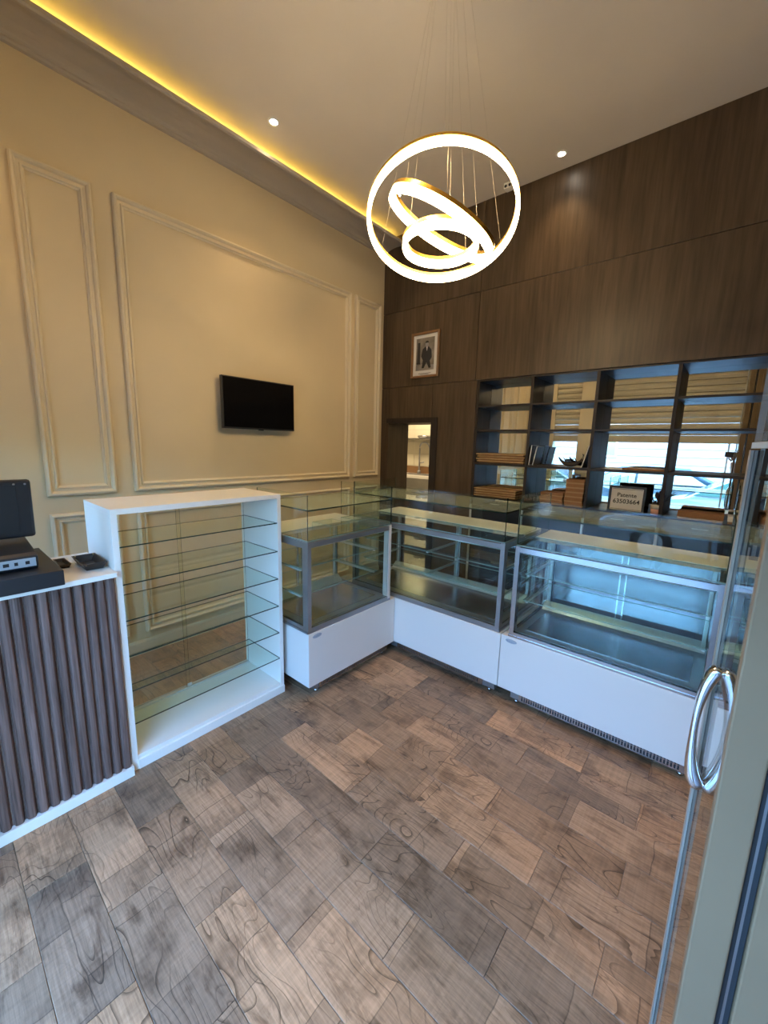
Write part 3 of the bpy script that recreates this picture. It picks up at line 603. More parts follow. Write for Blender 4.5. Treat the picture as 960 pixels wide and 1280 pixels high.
# ------------------------------------------------------------------ display cases
def display_case(label, loc, rotz, w, gx0, gx1, frame='steel', right_post=None, back='clear', vent0=0.12, vent1=None, badge=True, acrylic=False, braces=True):
    """front at local y=0, back at y=D, x from 0 to w; the glass box spans gx0..gx1"""
    D = 0.575; F = frame; vent1 = vent1 or w-0.04
    t = thing('display_case', label, 'display case', loc, rotz, 'refrigerated pastry display cases')
    MB().box(0.0, 0.0, 0.085, w, D, 0.418).build('body', 'white_gloss', t, bevel=0.002)
    pl = MB().box(0.07, 0.035, 0.028, w-0.03, D-0.03, 0.085).build('plinth', 'steel_dark', t)
    MB().box(vent0, 0.028, 0.030, vent1, 0.0345, 0.083).build('vent_plate', 'steel', pl)
    sl_ = MB(); n = int((vent1-vent0-0.04)/0.0135)
    for i in range(n):
        x = vent0+0.02+i*0.0135
        sl_.box(x, 0.0268, 0.062, x+0.007, 0.0282, 0.078).box(x, 0.0268, 0.038, x+0.007, 0.0282, 0.058)
    o = sl_.build('vent_slots', 'ink', pl); o['kind'] = 'stuff'
    for fx in (0.10, w-0.07):
        for fy in (0.06, D-0.06):
            MB().lathe([(0.014, 0), (0.014, 0.012), (0.007, 0.014), (0.007, 0.028)], fx, fy, 12).build('foot', 'steel', t)
    # sill and refrigerated floor
    MB().box(gx0-0.004, 0.004, 0.4185, gx1+0.004, D-0.004, 0.432).build('sill', F, t, bevel=0.001)
    MB().box(gx0+0.012, 0.03, 0.433, gx1-0.012, D-0.04, 0.452).build('base_deck', 'steel_floor', t)
    MB().box(gx0+0.07, 0.08, 0.4525, gx1-0.07, D-0.16, 0.4545).build('tray_plate', 'steel', t)
    # frame: posts and rails
    pw = 0.026
    for k, x in enumerate((gx0, gx1-pw)):
        MB().box(x, 0.004, 0.433, x+pw, 0.050, 0.957).build('post', (right_post if (right_post and k == 1) else F), t, bevel=0.001)
        MB().box(x, D-0.030, 0.433, x+pw, D-0.004, 0.940).build('post', F, t, bevel=0.001)
        MB().box(x, 0.0505, 0.918, x+pw, D-0.031, 0.956).build('side_rail', F, t); MB().box(x+0.002, 0.0505, 0.4325, x+pw-0.002, D-0.031, 0.452).build('side_rail', F, t)
        xs = x+0.008 if k == 0 else x+pw-0.012
        MB().pane(xs, 0.051, 0.4525, xs+0.004, D-0.031, 0.9175).build('side_glass', ['clear_glass', 'glass_edge'], t)
    MB().box(gx0+pw, 0.004, 0.924, gx1-pw, 0.028, 0.952).build('top_rail', F, t); MB().box(gx0+pw, 0.004, 0.4325, gx1-pw, 0.026, 0.450).build('bottom_rail', F, t)
    MB().box(gx0+pw, D-0.028, 0.915, gx1-pw, D-0.004, 0.940).build('top_rail', F, t)
    MB().pane(gx0+pw, 0.010, 0.4505, gx1-pw, 0.015, 0.9235).build('front_glass', ['clear_glass', 'glass_edge'], t)
    # deck: glass in front, white panel at the back
    MB().pane(gx0+0.004, 0.010, 0.9575, gx1-0.004, 0.288, 0.9635).build('deck_glass', ['clear_glass', 'glass_edge_light'], t)
    MB().box(gx0, 0.290, 0.941, gx1, D, 0.966).build('deck_panel', 'white_laminate', t, bevel=0.002)
    # upper glass tray
    g1, g2, gt = 0.968, 1.218, 0.006
    MB().pane(gx0+0.004, 0.004, 0.966, gx1-0.004, 0.004+gt, g2).build('upper_front_glass', ['clear_glass', 'glass_edge' if F == 'steel_dark' else 'glass_edge_light'], t)
    for x in (gx0+0.004, gx1-0.004-gt):
        MB().pane(x, 0.004+gt+0.0005, g1, x+gt, 0.498, g2).build('upper_side_glass', ['clear_glass', 'glass_edge'], t)
    MB().pane(gx0+0.011, 0.011, 1.127, gx1-0.011, 0.498, 1.135).build('top_glass', ['top_plate_glass', 'glass_edge'], t)
    # inner shelves and brackets
    for z in (0.615, 0.775):
        MB().pane(gx0+0.03, 0.10, z, gx1-0.03, D-0.06, z+0.006).build('glass_shelf', ['shelf_glass', 'glass_edge_light'], t)
    nb = 3 if w > 1 else 2
    for i in range(nb):
        x = gx0+0.035+(gx1-gx0-0.085)*i/(nb-1)
        up = MB().box(x, D-0.055, 0.4545, x+0.018, D-0.035, 0.914).build('upright', 'aluminium', t)
        for z in (0.6, 0.76): MB().box(x+0.003, 0.12, z, x+0.015, D-0.056, z+0.014).build('shelf_arm', 'aluminium', up)
    # rear sliding doors
    mid = (gx0+gx1)/2; mt = 'mirror_door' if back == 'mirror' else 'clear_glass'
    MB().pane(gx0+pw, D-0.024, 0.4525, mid+0.02, D-0.020, 0.914).build('sliding_door', [mt, 'glass_edge'], t)
    MB().pane(mid-0.02, D-0.014, 0.4525, gx1-pw, D-0.010, 0.914).build('sliding_door', [mt, 'glass_edge'], t)
    for x in (mid-0.02, mid+0.012): MB().box(x, D-0.028, 0.4525, x+0.008, D-0.0245, 0.914).build('door_stile', 'steel', t)
    MB().prism([(0.455, 0.4545), (D-0.062, 0.4545), (D-0.062, 0.500), (D-0.072, 0.500)], gx0+0.03, gx1-0.03, 'x').build('air_duct', 'aluminium', t)
    MB().tube([(gx0+0.03, 0.040, 0.915), (gx1-0.03, 0.040, 0.915)], 0.006, 8).build('lamp_tube', 'aluminium', t)
    if badge:
        n = 28; bm_ = MB()
        vs = [(0.062+0.034*math.cos(2*PI*i/n), -0.001, 0.398-0.004+0.013*math.sin(2*PI*i/n)) for i in range(n)]+[(0.062+0.032*math.cos(2*PI*i/n), -0.003, 0.394+0.0115*math.sin(2*PI*i/n)) for i in range(n)]
        bm_._add(vs, [(i, (i+1) % n, n+(i+1) % n, n+i) for i in range(n)]+[tuple(n+i for i in range(n))]); bd = bm_.build('badge', 'badge_silver', t)
        bd['label'] = 'oval silver maker badge'
        q_ = MB()
        rng = random.Random(3)
        for i in range(6):
            x = 0.042+i*0.0075; q_.box(x, -0.0036, 0.389, x+0.0012, -0.0031, 0.399).box(x, -0.0036, 0.389 if i % 2 else 0.3975, x+0.0045, -0.0031, 0.3905 if i % 2 else 0.399)
        vs = [(0.062+(0.030-0.0*0)*math.cos(2*PI*i/n), -0.0032, 0.394+0.0102*math.sin(2*PI*i/n)) for i in range(n)]+[(0.062+0.0285*math.cos(2*PI*i/n), -0.0032, 0.394+0.0093*math.sin(2*PI*i/n)) for i in range(n)]
        q_._add(vs, [(i, (i+1) % n, n+(i+1) % n, n+i) for i in range(n)])
        q_.build('badge_lettering', 'badge_ink', bd)
    return t
YF = -1.278
caseA = display_case('display case along the beige wall, its steel framed end beside the white showcase', (1.288, -2.058, 0), PI/2, 0.774, 0.0, 0.724, 'steel_dark', 'white_gloss', vent0=0.10)
caseB = display_case('display case in the corner, between the beige wall and the widest case', (0.850, YF, 0), 0, 1.236, 0.0, 1.220, 'steel_dark', vent0=0.45, vent1=1.13, badge=False)
caseC = display_case('bright steel framed display case in front of the phone number sign', (2.090, YF, 0), 0, 0.966, 0.042, 0.945, 'steel', vent0=0.12, vent1=0.92, back='mirror')
caseD = display_case('display case mostly hidden behind the glass door and its handle', (3.062, YF, 0), 0, 1.20, 0.005, 1.18, 'steel', back='mirror', badge=False)

# acrylic stand on the corner case deck
for (x0, x1, y0, y1, lab) in ((1.06, 1.225, -1.60, -1.42, 'clear acrylic riser on the glass deck nearest the corner post'), (1.06, 1.225, -1.84, -1.68, 'clear acrylic riser on the glass deck nearest the showcase')):
    hgt = 0.045; p = [(x0, 0.9645), (x0, 0.9645+hgt)]
    o = MB().pane(x0, y0, 0.9645+hgt, x1, y1, 0.9645+hgt+0.003).pane(x0, y0, 0.9645, x0+0.003, y1, 0.9645+hgt-0.0003).pane(x1-0.003, y0, 0.9645, x1, y1, 0.9645+hgt-0.0003).build('acrylic_riser', ['clear_glass', 'glass_edge_light'])
    tag(o, lab, 'riser', 'acrylic risers in the display case')

# ------------------------------------------------------------------ things on the shelves
def tray(x0, x1, y0, y1, z, h, lab, grp, seed):
    rng = random.Random(seed); dx = rng.uniform(-0.006, 0.006); dy = rng.uniform(-0.004, 0.004)
    t = thing('serving_tray', lab, 'tray', ((x0+x1)/2+dx, (y0+y1)/2+dy, z), rng.uniform(-0.006, 0.006), grp)
    a, b = (x1-x0)/2, (y1-y0)/2
    MB().box(-a+0.014, -b+0.014, 0, a-0.014, b-0.014, 0.0094).build('base', 'carton', t)
    mb = MB(); q0 = 0.0095; mb.box(-a, -b, q0, a, -b+0.016, h).box(-a, b-0.016, q0, a, b, h).box(-a, -b+0.016, q0, -a+0.016, b-0.016, h).box(a-0.016, -b+0.016, q0, a, b-0.016, h)
    mb.build('rim', 'tray_wood', t, bevel=0.003)
ords = ['lowest', 'second from the bottom', 'second from the top', 'topmost']
for i in range(4):
    tray(1.178, 1.630, 0.012, 0.205, 1.3525+i*0.021, 0.0205, f'wooden tray, {ords[i]} of the stack on the middle shelf', 'wooden trays on the middle shelf', i)
    tray(1.178, 1.585, 0.004, 0.215, 1.0345+i*0.021, 0.0205, f'wooden tray, {ords[i]} of the stack on the cabinet top', 'wooden trays on the cabinet top', 10+i)

def carton(x0, x1, y0, y1, z, h, lab, grp, seed, mats=('carton', 'carton_edge')):
    rng = random.Random(seed); o_ = rng.uniform(-0.004, 0.004)
    t = thing('pastry_box', lab, 'box', ((x0+x1)/2+o_, (y0+y1)/2, z), rng.uniform(-0.01, 0.01), grp)
    a, b = (x1-x0)/2, (y1-y0)/2
    MB().box(-a+0.002, -b+0.002, 0, a-0.002, b-0.002, h*0.5).build('tray', mats[1], t)
    MB().box(-a, -b, h*0.32, a, b, h).build('lid', mats[0], t, bevel=0.0015)
on = {3: ['bottom', 'middle', 'top'], 6: ['lowest', 'second from the bottom', 'third from the bottom', 'third from the top', 'second from the top', 'topmost']}
for i in range(3): carton(1.790, 1.975, 0.020, 0.190, 1.0345+i*0.034, 0.0335, f'flat brown pastry box, {on[3][i]} of the short stack beside the tall stack', 'brown boxes in the short stack', 20+i)
for i in range(6): carton(1.990, 2.130, 0.020, 0.190, 1.0345+i*0.037, 0.0365, f'flat brown pastry box, {on[6][i]} of the tall stack', 'brown boxes in the tall stack', 30+i)
carton(2.745, 2.995, 0.03, 0.18, 1.0345, 0.055, 'wide flat brown box lying on the cabinet top beside the potted plant', None, 44)
carton(3.015, 3.115, 0.03, 0.18, 1.0345, 0.05, 'brown box with white lid right of the wide flat box', None, 45, ('white_laminate', 'carton'))
carton(3.165, 3.36, 0.03, 0.18, 1.0345, 0.07, 'brown box on the cabinet top seen through the glass door', None, 46)

# leaning frames in the second bay
def leaner(x, w, h, y0, lean, lab, z=1.3525, mats=('paper', 'pattern_dark')):
    t = thing('leaning_picture', lab, 'picture', (x, y0, z), 0, 'pictures leaning on the shelf')
    o = MB().box(0, 0, 0, 0.007, w, h).build('frame', mats[0], t, rot=(0, lean, 0)); MB().box(0.0071, 0.003, 0.003, 0.0085, w-0.003, h-0.003).build('picture', mats[1], o)
leaner(1.672, 0.17, 0.168, 0.01, math.radians(-1.0)+0.10, 'thin picture in a pale frame leaning upright at the left of the second bay')
leaner(1.704, 0.17, 0.160, 0.01, 0.17, 'second pale edged picture with dark pattern leaning behind the first')
leaner(2.088, 0.19, 0.175, 0.02, 0.24, 'pale edged picture leaning against the divider right of the boat ornament')
# boat ornament
bo = thing('boat_ornament', 'dark carved boat shaped ornament with curled ends on the shelf', 'ornament', (1.985, 0.10, 1.353))
pth = []; rad = []
for i in range(13):
    s = -1+2*i/12; pth.append((s*0.095, 0.0, 0.018+0.055*abs(s)**2.6+(0.02 if s > 0.9 else 0))); rad.append(0.004+0.015*(1-abs(s)**1.6))
pth.append((0.088, 0, 0.105)); rad.append(0.003)
MB().tube(pth, rad, 10).build('hull', 'driftwood', bo)
MB().tube([(-0.03, 0, 0.03), (-0.045, 0, 0.055), (-0.062, 0, 0.075)], [0.006, 0.004, 0.002], 6).build('prow_figure', 'driftwood', bo)
MB().tube([(0.02, 0, 0.03), (0.015, 0.0, 0.05), (0.028, 0, 0.072)], [0.006, 0.004, 0.002], 6).build('mast', 'driftwood', bo)
# board and papers
cb = thing('wooden_board', 'thin round-ended wooden board on the shelf above the sign', 'board', (2.515, 0.10, 1.353))
n = 24; pts = [(0.15*math.copysign(abs(math.cos(2*PI*i/n))**0.6, math.cos(2*PI*i/n)), 0.085*math.copysign(abs(math.sin(2*PI*i/n))**0.6, math.sin(2*PI*i/n))) for i in range(n)]
MB().prism(pts, 0, 0.014, 'z').build('board', 'carton', cb); 
o = MB().prism([(x*0.8, y*0.8) for x, y in pts], 0, 0.004, 'z').build('paper_stack', 'paper', loc=(2.515, 0.10, 1.3675)); tag(o, 'thin pile of pale paper lying on the wooden board', 'paper')
# sign
def text_mesh(body, size, name, mat, parent, loc, rot=(PI/2, 0, 0), ext=0.0004, xs=1.0, off=0.0):
    cu = bpy.data.curves.new(name, 'FONT'); cu.body = body; cu.size = size; cu.align_x = 'CENTER'; cu.align_y = 'CENTER'; cu.extrude = ext; cu.offset = off; cu.resolution_u = 3
    tmp = bpy.data.objects.new('tmp', cu); COL.objects.link(tmp); bpy.context.view_layer.update()
    me = bpy.data.meshes.new_from_object(tmp.evaluated_get(bpy.context.evaluated_depsgraph_get())); bpy.data.objects.remove(tmp)
    me.materials.clear(); me.materials.append(M[mat]); me.name = name
    o = bpy.data.objects.new(name, me); COL.objects.link(o); o.parent = parent; o.location = loc; o.rotation_euler = rot; o.scale = (xs, 1, 1); return o
sg = thing('framed_sign', 'black framed sign reading Patente 63503664', 'sign', (2.422, 0.045, 1.0345))
sg.rotation_euler = (math.radians(-6), 0, 0)
W2, H2 = 0.120, 0.196; fwd = 0.016
MB().box(-W2, -0.010, 0, W2, 0.010, fwd).box(-W2, -0.010, H2-fwd, W2, 0.010, H2).box(-W2, -0.010, fwd, -W2+fwd, 0.010, H2-fwd).box(W2-fwd, -0.010, fwd, W2, 0.010, H2-fwd).build('frame', 'matte_black', sg, bevel=0.001)
MB().box(-W2+fwd, -0.004, fwd, W2-fwd, 0.008, H2-fwd).build('card', 'paper', sg)
MB().box(-W2+fwd+0.006, -0.0045, fwd+0.006, W2-fwd-0.006, -0.0041, fwd+0.0085).box(-W2+fwd+0.006, -0.0045, H2-fwd-0.0085, W2-fwd-0.006, -0.0041, H2-fwd-0.006).build('printed_border', 'ink', sg)
text_mesh('Patente', 0.042, 'lettering', 'ink', sg, (0, -0.0046, 0.128), off=0.0007)
text_mesh('63503664', 0.045, 'lettering', 'ink', sg, (0, -0.0046, 0.080), off=0.0008, xs=0.98)
# socket and plant
ws = MB().box(2.556, 0.14, 1.0345, 2.592, 0.165, 1.105).build('charger_box', 'white_laminate', bevel=0.003); tag(ws, 'small white adapter box between the sign and the potted plant', 'adapter')
pt = thing('potted_plant', 'pink and cream two-tone pot with a dark leafy plant', 'plant', (2.618, 0.075, 1.0345))
MB().lathe([(0.030, 0), (0.036, 0.004), (0.0385, 0.048)], n=24).build('pot', 'pot_pink', pt); MB().lathe([(0.0388, 0.0485), (0.040, 0.075), (0.034, 0.078), (0.032, 0.070)], n=24).build('pot_rim', 'pot_cream', pt)
rng = random.Random(5); fo = MB()
for i in range(60):
    a = rng.uniform(0, 2*PI); el = rng.uniform(0.5, 1.5); ln = rng.uniform(0.05, 0.13)
    d = Vector((math.cos(a)*math.cos(el), math.sin(a)*math.cos(el)*0.8, math.sin(el))); p0 = Vector((0, 0, 0.07))+d*ln*0.45; p1 = Vector((0, 0, 0.07))+d*ln+Vector((0.012, 0, 0)); sd = d.cross(Vector((0, 0, 1))).normalized()*0.009; mid_ = (p0+p1)/2+Vector((0, 0, 0.004))
    fo._add([p0, mid_+sd, p1, mid_-sd, mid_+Vector((0, 0, 0.002))], [(0, 1, 4), (1, 2, 4), (2, 3, 4), (3, 0, 4)], 0)
fo.build('foliage', 'leaf_dark', pt)['kind'] = 'stuff'
MB().tube([(0, 0, 0.06), (0.004, 0, 0.11), (0.014, 0, 0.16)], 0.004, 6).build('stem', 'bark', pt)

# ------------------------------------------------------------------ storefront glass door beside the camera
gd = sroot('door_2', 'glass door leaf with chrome bow handle beside the viewer', 'glass door', (3.012, -2.40, 0)); gd.rotation_euler = (0, 0, math.radians(8))
MB().pane(-0.004, -0.198, 0.012, 0.004, 0.0, 1.505).build('glass_leaf', ['door_glass', 'rubber'], gd)
MB().box(-0.0090, -0.004, 0.008, -0.0045, 0.010, 1.505).box(0.0045, -0.004, 0.008, 0.0090, 0.010, 1.505).build('edge_channel', 'edge_metal', gd)
MB().box(-0.0044, 0.0005, 0.008, 0.0044, 0.004, 1.505).build('edge_seal', 'rubber', gd)
def bow(s):
    zc = 0.963; P = [(0.004, 0.131), (0.012, 0.119), (0.021, 0.090), (0.027, 0.050), (0.029, 0.005), (0.028, -0.042), (0.024, -0.084), (0.016, -0.118), (0.004, -0.131)]
    Wd = [0.030, 0.028, 0.024, 0.022, 0.021, 0.022, 0.026, 0.030, 0.032]
    Th = [0.009, 0.012, 0.010, 0.0075, 0.0065, 0.0075, 0.011, 0.016, 0.014]
    mb = MB(); vs = []
    for i, (x, z) in enumerate(P):
        a = P[max(i-1, 0)]; b = P[min(i+1, len(P)-1)]; tx, tz = b[0]-a[0], b[1]-a[1]; l = math.hypot(tx, tz); nx, nz = -tz/l, tx/l
        th = Th[i]; w_ = Wd[i]
        for cy, cn_ in ((-1, -0.4), (-0.7, -1), (0.7, -1), (1, -0.4), (1, 0.4), (0.7, 1), (-0.7, 1), (-1, 0.4)):
            vs.append((s*(x+nx*cn_*th), -0.045+cy*w_*0.5, zc+z+nz*cn_*th))
    fs = [(i*8+k, i*8+(k+1) % 8, (i+1)*8+(k+1) % 8, (i+1)*8+k) for i in range(len(P)-1) for k in range(8)]
    fs += [tuple(range(8)), tuple(64+k for k in range(8))]
    mb._add(vs, fs, 0, True); return mb
for s in (-1, 1):
    o = bow(s).build('handle', 'chrome', gd); sd = o.modifiers.new('s', 'SUBSURF'); sd.levels = 2; sd.render_levels = 2
    bm = bmesh.new(); bm.from_mesh(o.data); bmesh.ops.recalc_face_normals(bm, faces=bm.faces); bm.to_mesh(o.data); bm.free()
hp = MB().pane(-0.005, -0.198, 1.520, 0.005, 0.004, 2.6).build('header_panel', ['header_glass', 'frosted_panel'], gd); MB().box(-0.008, -0.198, 1.508, 0.008, 0.004, 1.519).build('header_rail', 'aluminium', gd)
df = sroot('trim_2', 'grey aluminium door frame profiles with black rubber gaskets', 'door frame')
YG = -2.60
MB().box(3.031, YG, 0, 3.082, YG+0.06, 2.6).build('profile', 'frame_aluminium', df, bevel=0.003)
MB().box(3.083, YG+0.010, 0, 3.0885, YG+0.05, 2.6).box(3.0925, YG+0.010, 0, 3.099, YG+0.05, 2.6).build('gasket', 'rubber', df)
MB().box(3.0885, YG+0.012, 0, 3.0925, YG+0.05, 2.6).build('bead', 'steel_dark', df)
MB().box(3.100, YG-0.004, 0, 3.142, YG+0.06, 2.6).build('profile', 'frame_aluminium', df, bevel=0.003)
MB().box(3.1435, YG-0.010, 0, 3.26, YG+0.06, 2.6).build('profile', 'frame_aluminium', df, bevel=0.003)

# ------------------------------------------------------------------ shop front behind the viewer (seen in the mirror)
wf = sroot('wall_front', 'shop front wall of cream piers with roller shutters between them', 'wall')
ZO = 1.62
MB().box(0, FRONT-0.15, 0, 0.52, FRONT, H).build('pier', 'cream_panel', wf); MB().box(0.94, FRONT-0.15, 0, 1.38, FRONT+0.03, H).build('pier', 'cream_panel', wf)
MB().box(3.42, FRONT-0.12, 0.0, ROOM_R, FRONT, H).build('pier', 'cream_panel', wf)  # unseen stretch of front, closed up to hold back daylight on the right
for a, b in ((0.52, 0.94), (1.38, 3.42)):
    mb = MB(); z = ZO+0.11; 
    while z < H:
        z1 = min(z+0.088, H); mb.prism([(FRONT-0.06, z+0.004), (FRONT-0.045, z+0.010), (FRONT-0.035, z+(z1-z)*0.5), (FRONT-0.045, z1-0.006), (FRONT-0.06, z1), (FRONT-0.07, z1), (FRONT-0.07, z+0.004)], a, b, 'x'); z = z1
    o = mb.build('shutter_slats', 'shutter', wf); o['kind'] = 'stuff'
    MB().box(a, FRONT-0.12, ZO, b, FRONT-0.01, ZO+0.11).build('bottom_rail', 'shutter', wf)
    MB().box(a, FRONT-0.09, 2.0, b, FRONT-0.08, H).build('shutter_backing', 'shutter', wf)
for x, w_ in ((3.17, 0.085), (2.93, 0.02)):
    MB().box(x, FRONT-0.06, 0, x+w_, FRONT-0.02, ZO).build('mullion', 'frame_aluminium' if w_ > 0.05 else 'aluminium', wf)

# ground and street outside
struct(MB().box(-30, -5.2, -0.20, 40, FRONT-0.15, -0.02).build('floor_pavement', 'pavement'), 'pale pavement outside the shop front', 'pavement')
struct(MB().box(-30, -14.0, -0.50, 40, -5.2, -0.38).build('floor_street', 'asphalt'), 'asphalt street outside the shop front', 'street')
struct(MB().box(-0.2, FRONT-0.2, H+0.2, ROOM_R+0.2, 2.6, H+0.5).build('roof', 'rooftop'), 'unseen flat roof slab added above the shop to block the sun', 'roof')  # out-of-view slab added to keep sunlight out of the room
bd = thing('building', 'pale building clad in horizontal boards across the street', 'building', (0, -14.0, -0.4))
MB().box(-16, -5, 0, 22, 0, 3.6).build('wall', 'siding', bd)
mb = MB(); z = 0.0
while z < 3.6: mb.prism([(0.0, z), (0.035, z), (0.012, z+0.27), (0.0, z+0.27)], -16, 22, 'x'); z += 0.28
o = mb.build('siding_boards', 'siding', bd); o['kind'] = 'stuff'
for x in (-6, -1.6, 7.5, 12): 
    wd = MB().box(x, 0.03, 1.6, x+1.2, 0.06, 2.9).build('window', 'white_laminate', bd); MB().box(x+0.07, 0.06, 1.67, x+1.13, 0.065, 2.83).build('pane', 'car_glass', wd)
def car(label, loc, mat, Lc=4.3, flip=1, group='parked cars'):
    t = thing('car', label, 'car', loc, 0 if flip > 0 else PI, group); w = 0.84; hL = Lc/2
    prof = [(-hL, 0.32), (-hL, 0.62), (-hL+0.12, 0.72), (-hL+1.0, 0.86), (-hL+1.85, 1.38), (-hL+2.5, 1.44), (hL-1.0, 1.40), (hL-0.28, 0.98), (hL-0.04, 0.86), (hL, 0.5), (hL, 0.30), (hL-0.45, 0.20), (-hL+0.4, 0.20)]
    vs = []; n = len(prof)
    for y, s in ((-w, 0), (-w+0.10, 1), (w-0.10, 1), (w, 0)):
        for x, z in prof:
            vs.append((x, y*(1.0 if z < 0.95 else 0.80) if s == 0 else y*(1.0 if z < 0.95 else 0.80), z if s or z < 0.95 else z-0.05))
    fs = [(r*n+i, r*n+(i+1) % n, (r+1)*n+(i+1) % n, (r+1)*n+i) for r in range(3) for i in range(n)]
    fs += [tuple(reversed(range(n))), tuple(3*n+i for i in range(n))]
    mb = MB(); mb._add(vs, fs, 0, False); mb.build('body', mat, t, bevel=0.03)
    for s in (-1, 1):
        for pts in ([(-hL+1.15, 0.93), (-hL+1.88, 1.33), (-hL+2.28, 1.37), (-hL+2.28, 0.93)], [(-hL+2.34, 0.93), (-hL+2.34, 1.37), (hL-1.12, 1.34), (hL-0.55, 0.97)]):
            mb = MB(); k_ = len(pts); yv = lambda z: s*(w*(0.80+0.20*max(0, (1.39-z)/0.47))+0.004)
            a = [(x, yv(z), z) for x, z in pts]; b = [(x, yv(z)+s*0.006, z) for x, z in pts]
            mb._add(a+b, [tuple(range(k_)), tuple(reversed([k_+i for i in range(k_)]))]+[(i, (i+1) % k_, k_+(i+1) % k_, k_+i) for i in range(k_)]); mb.build('window', 'car_glass', t)
    for x in (-hL+0.82, hL-0.80):
        for s in (-1, 1):
            P = [(x+0.31*math.cos(2*PI*i/20), 0.31+0.31*math.sin(2*PI*i/20)) for i in range(20)]
            wh = MB().prism(P, s*(w-0.16), s*(w+0.012), 'y').build('wheel', 'tyre', t)
            P = [(x+0.19*math.cos(2*PI*i/16), 0.31+0.19*math.sin(2*PI*i/16)) for i in range(16)]; MB().prism(P, s*(w+0.012), s*(w+0.02), 'y').build('hub', 'aluminium', wh)
    return t
car('silver blue hatchback parked nearest the shop window', (3.45, -8.0, -0.38), 'car_silver')
car('dark blue car parked behind the silver blue hatchback', (0.9, -10.6, -0.38), 'car_dark', 4.5)
car('silver car parked further left along the street', (-3.6, -8.2, -0.38), 'car_silver', 4.4)
for (x, y, r, lab) in ((-5.0, -12.3, 1.1, 'green street tree at the left end of the boarded building'), (9.5, -12.4, 1.2, 'green street tree at the right end of the boarded building')):
    t = thing('street_tree', lab, 'tree', (x, y, -0.38), 0, 'street trees'); MB().tube([(0, 0, 0), (0.05, 0, 1.2), (0, 0.05, 2.2)], [0.12, 0.09, 0.06], 8).build('trunk', 'bark', t)
    fo = MB(); rng = random.Random(int(x*10))
    for i in range(900):
        d = Vector((rng.gauss(0, 1), rng.gauss(0, 1), rng.gauss(0, 0.8))).normalized()*r*rng.uniform(0.5, 1); p = Vector((0, 0, 2.2))+d; a = Vector((rng.uniform(-1, 1), rng.uniform(-1, 1), rng.uniform(-1, 1))).normalized()*0.12; b = a.cross(d).normalized()*0.07
        fo._add([p-a, p+b, p+a, p-b], [(0, 1, 2, 3)])
    fo.build('foliage', 'foliage', t)['kind'] = 'stuff'

# ------------------------------------------------------------------ the photographer, behind the frame (seen only in the mirror)
pe = thing('person', 'person in a grey shirt outside the door holding up a phone, seen in the mirror', 'person', (3.285, -3.92, -0.02))
def skin_mesh(name, pts, edges, mat, parent, sub=2, root=0):
    me = bpy.data.meshes.new(name); me.from_pydata([p[0] for p in pts], edges, []); o = bpy.data.objects.new(name, me); COL.objects.link(o); o.parent = parent
    sk = o.modifiers.new('skin', 'SKIN'); sk.use_smooth_shade = True
    for i, p in enumerate(pts):
        rr = p[1] if isinstance(p[1], tuple) else (p[1], p[1]); me.skin_vertices[0].data[i].radius = rr; me.skin_vertices[0].data[i].use_root = (i == root)
    ss = o.modifiers.new('sub', 'SUBSURF'); ss.levels = sub; ss.render_levels = sub; me.materials.append(M[mat]); return o
# local axes: faces +y (into the shop); phone at local (-0.29, 0.42, 1.45)
pts = [((0, 0, 0.95), (0.155, 0.11)), ((0, 0.0, 1.15), (0.14, 0.10)), ((0, 0.0, 1.36), (0.17, 0.105)), ((0, 0.005, 1.44), (0.06, 0.06)), ((0, 0.015, 1.50), 0.052), ((0, 0.035, 1.60), (0.078, 0.095)), ((0, 0.03, 1.69), (0.07, 0.085)),
       ((-0.19, 0.0, 1.40), 0.055), ((-0.25, 0.12, 1.22), 0.045), ((-0.275, 0.33, 1.385), 0.030), ((0.19, 0.0, 1.40), 0.055), ((0.25, 0.03, 1.12), 0.045), ((0.25, 0.14, 0.90), 0.032),
       ((-0.09, 0, 0.88), 0.095), ((-0.10, 0.01, 0.48), 0.062), ((-0.10, -0.02, 0.09), 0.042), ((-0.10, 0.13, 0.045), 0.038), ((0.09, 0, 0.88), 0.095), ((0.10, 0.01, 0.48), 0.062), ((0.10, -0.02, 0.09), 0.042), ((0.10, 0.13, 0.045), 0.038)]
eg = [(0, 1), (1, 2), (2, 3), (3, 4), (4, 5), (5, 6), (2, 7), (7, 8), (8, 9), (2, 10), (10, 11), (11, 12), (0, 13), (13, 14), (14, 15), (15, 16), (0, 17), (17, 18), (18, 19), (19, 20)]
skin_mesh('body', pts, eg, 'skin', pe, 2, 0)
sh_pts = [((0, 0, 0.93), (0.165, 0.12)), ((0, 0, 1.15), (0.15, 0.11)), ((0, 0, 1.36), (0.18, 0.115)), ((0, 0.003, 1.43), (0.07, 0.07)), ((-0.19, 0.0, 1.40), 0.064), ((-0.235, 0.075, 1.29), 0.056), ((0.19, 0, 1.40), 0.064), ((0.235, 0.02, 1.22), 0.056)]
skin_mesh('shirt', sh_pts, [(0, 1), (1, 2), (2, 3), (2, 4), (4, 5), (2, 6), (6, 7)], 'shirt', pe, 2, 0)
skin_mesh('trousers', [((0, 0, 0.97), (0.165, 0.12)), ((-0.09, 0, 0.86), 0.108), ((-0.10, 0.01, 0.48), 0.076), ((-0.10, -0.01, 0.11), 0.062), ((0.09, 0, 0.86), 0.108), ((0.10, 0.01, 0.48), 0.076), ((0.10, -0.01, 0.11), 0.062)], [(0, 1), (1, 2), (2, 3), (0, 4), (4, 5), (5, 6)], 'trousers', pe, 2, 0)
MB().ellipsoid((0, 0.012, 1.665), (0.088, 0.105, 0.085), 16, 10).build('hair', 'hair', pe)
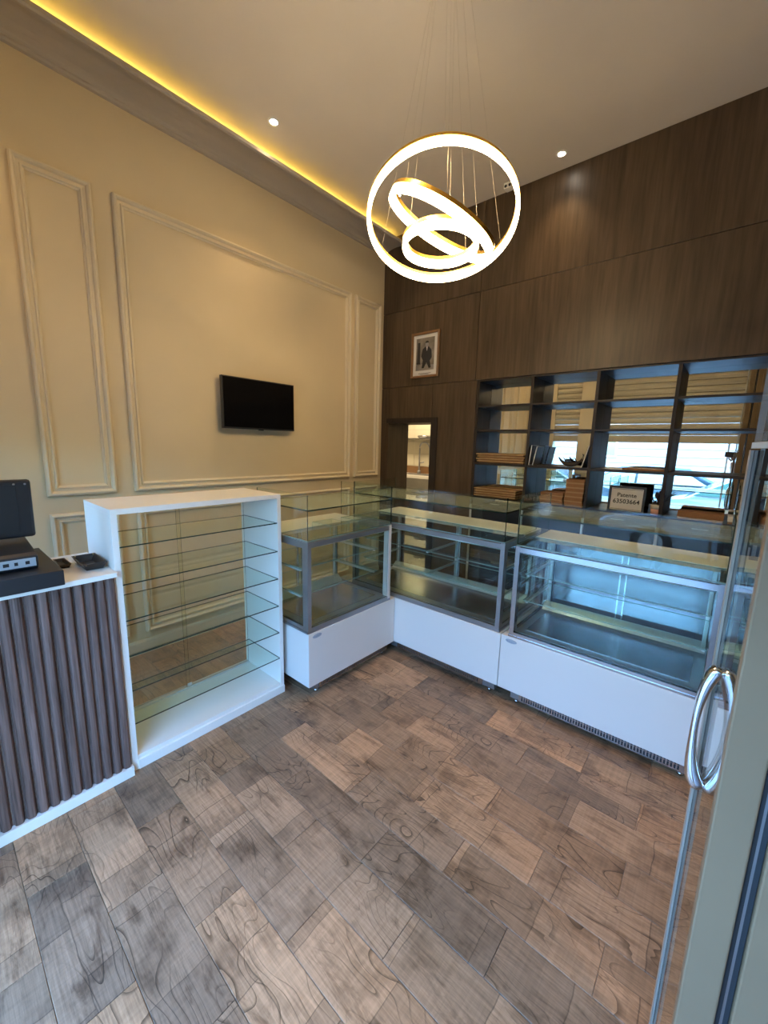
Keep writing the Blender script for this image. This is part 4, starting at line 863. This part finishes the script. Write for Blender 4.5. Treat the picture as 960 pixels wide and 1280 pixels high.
for s in (-1, 1):
    MB().ellipsoid((s*0.03, 0.118, 1.63), (0.012, 0.006, 0.006), 8, 5).build('eye', 'ink', pe); MB().ellipsoid((s*0.083, 0.03, 1.615), (0.008, 0.018, 0.03), 8, 6).build('ear', 'skin', pe)
    MB().ellipsoid((s*0.10, 0.075, 0.035), (0.048, 0.13, 0.035), 12, 7).build('shoe', 'matte_black', pe)
MB().ellipsoid((0, 0.135, 1.60), (0.011, 0.014, 0.022), 8, 6).build('nose', 'skin', pe); MB().ellipsoid((0, 0.120, 1.565), (0.024, 0.006, 0.006), 8, 5).build('mouth', 'pot_pink', pe)
# hands: palm, four bent fingers and a thumb
def hand(c, fingers, thumb, palm):
    pts = [(Vector(c), (0.026, 0.020)), (Vector(palm), (0.034, 0.016))]; ed = [(0, 1)]
    for ch in fingers+[thumb]:
        last = 1 if ch is not thumb else 0
        for i, p in enumerate(ch): pts.append((Vector(p), 0.0095-0.0008*i)); ed.append((last, len(pts)-1)); last = len(pts)-1
    return skin_mesh('hand', pts, ed, 'skin', pe, 1, 0)
hc = Vector((-0.275, 0.345, 1.395))
hand(hc, [[hc+Vector((dx, 0.022, 0.055+0.004*i)), hc+Vector((dx*1.1-0.012, 0.058, 0.062+0.004*i)), hc+Vector((dx-0.03, 0.074, 0.05+0.004*i))] for i, dx in enumerate((-0.030, -0.012, 0.008, 0.026))],
     [hc+Vector((-0.030, 0.01, 0.015)), hc+Vector((-0.050, 0.03, 0.035)), hc+Vector((-0.048, 0.056, 0.048))], hc+Vector((0, 0.012, 0.035)))
hd = Vector((0.25, 0.155, 0.885))
hand(hd, [[hd+Vector((dx, 0.04, -0.06)), hd+Vector((dx, 0.045, -0.09)), hd+Vector((dx, 0.035, -0.115))] for dx in (-0.026, -0.009, 0.009, 0.026)],
     [hd+Vector((-0.030, 0.03, -0.02)), hd+Vector((-0.042, 0.045, -0.045)), hd+Vector((-0.040, 0.055, -0.065))], hd+Vector((0, 0.02, -0.035)))
ph_ = thing('phone', 'black phone held up in the reflected hand', 'phone', (3.285-0.300, -3.92+0.425, 1.47))
MB().box(-0.075, -0.004, -0.036, 0.075, 0.004, 0.036).build('case', 'matte_black', ph_, bevel=0.003)
for dx, dz in ((0.055, 0.018), (0.055, -0.008), (0.035, 0.005)): MB().box(dx-0.008, 0.0041, dz-0.008, dx+0.008, 0.006, dz+0.008).build('lens', 'screen_black', ph_, bevel=0.003)
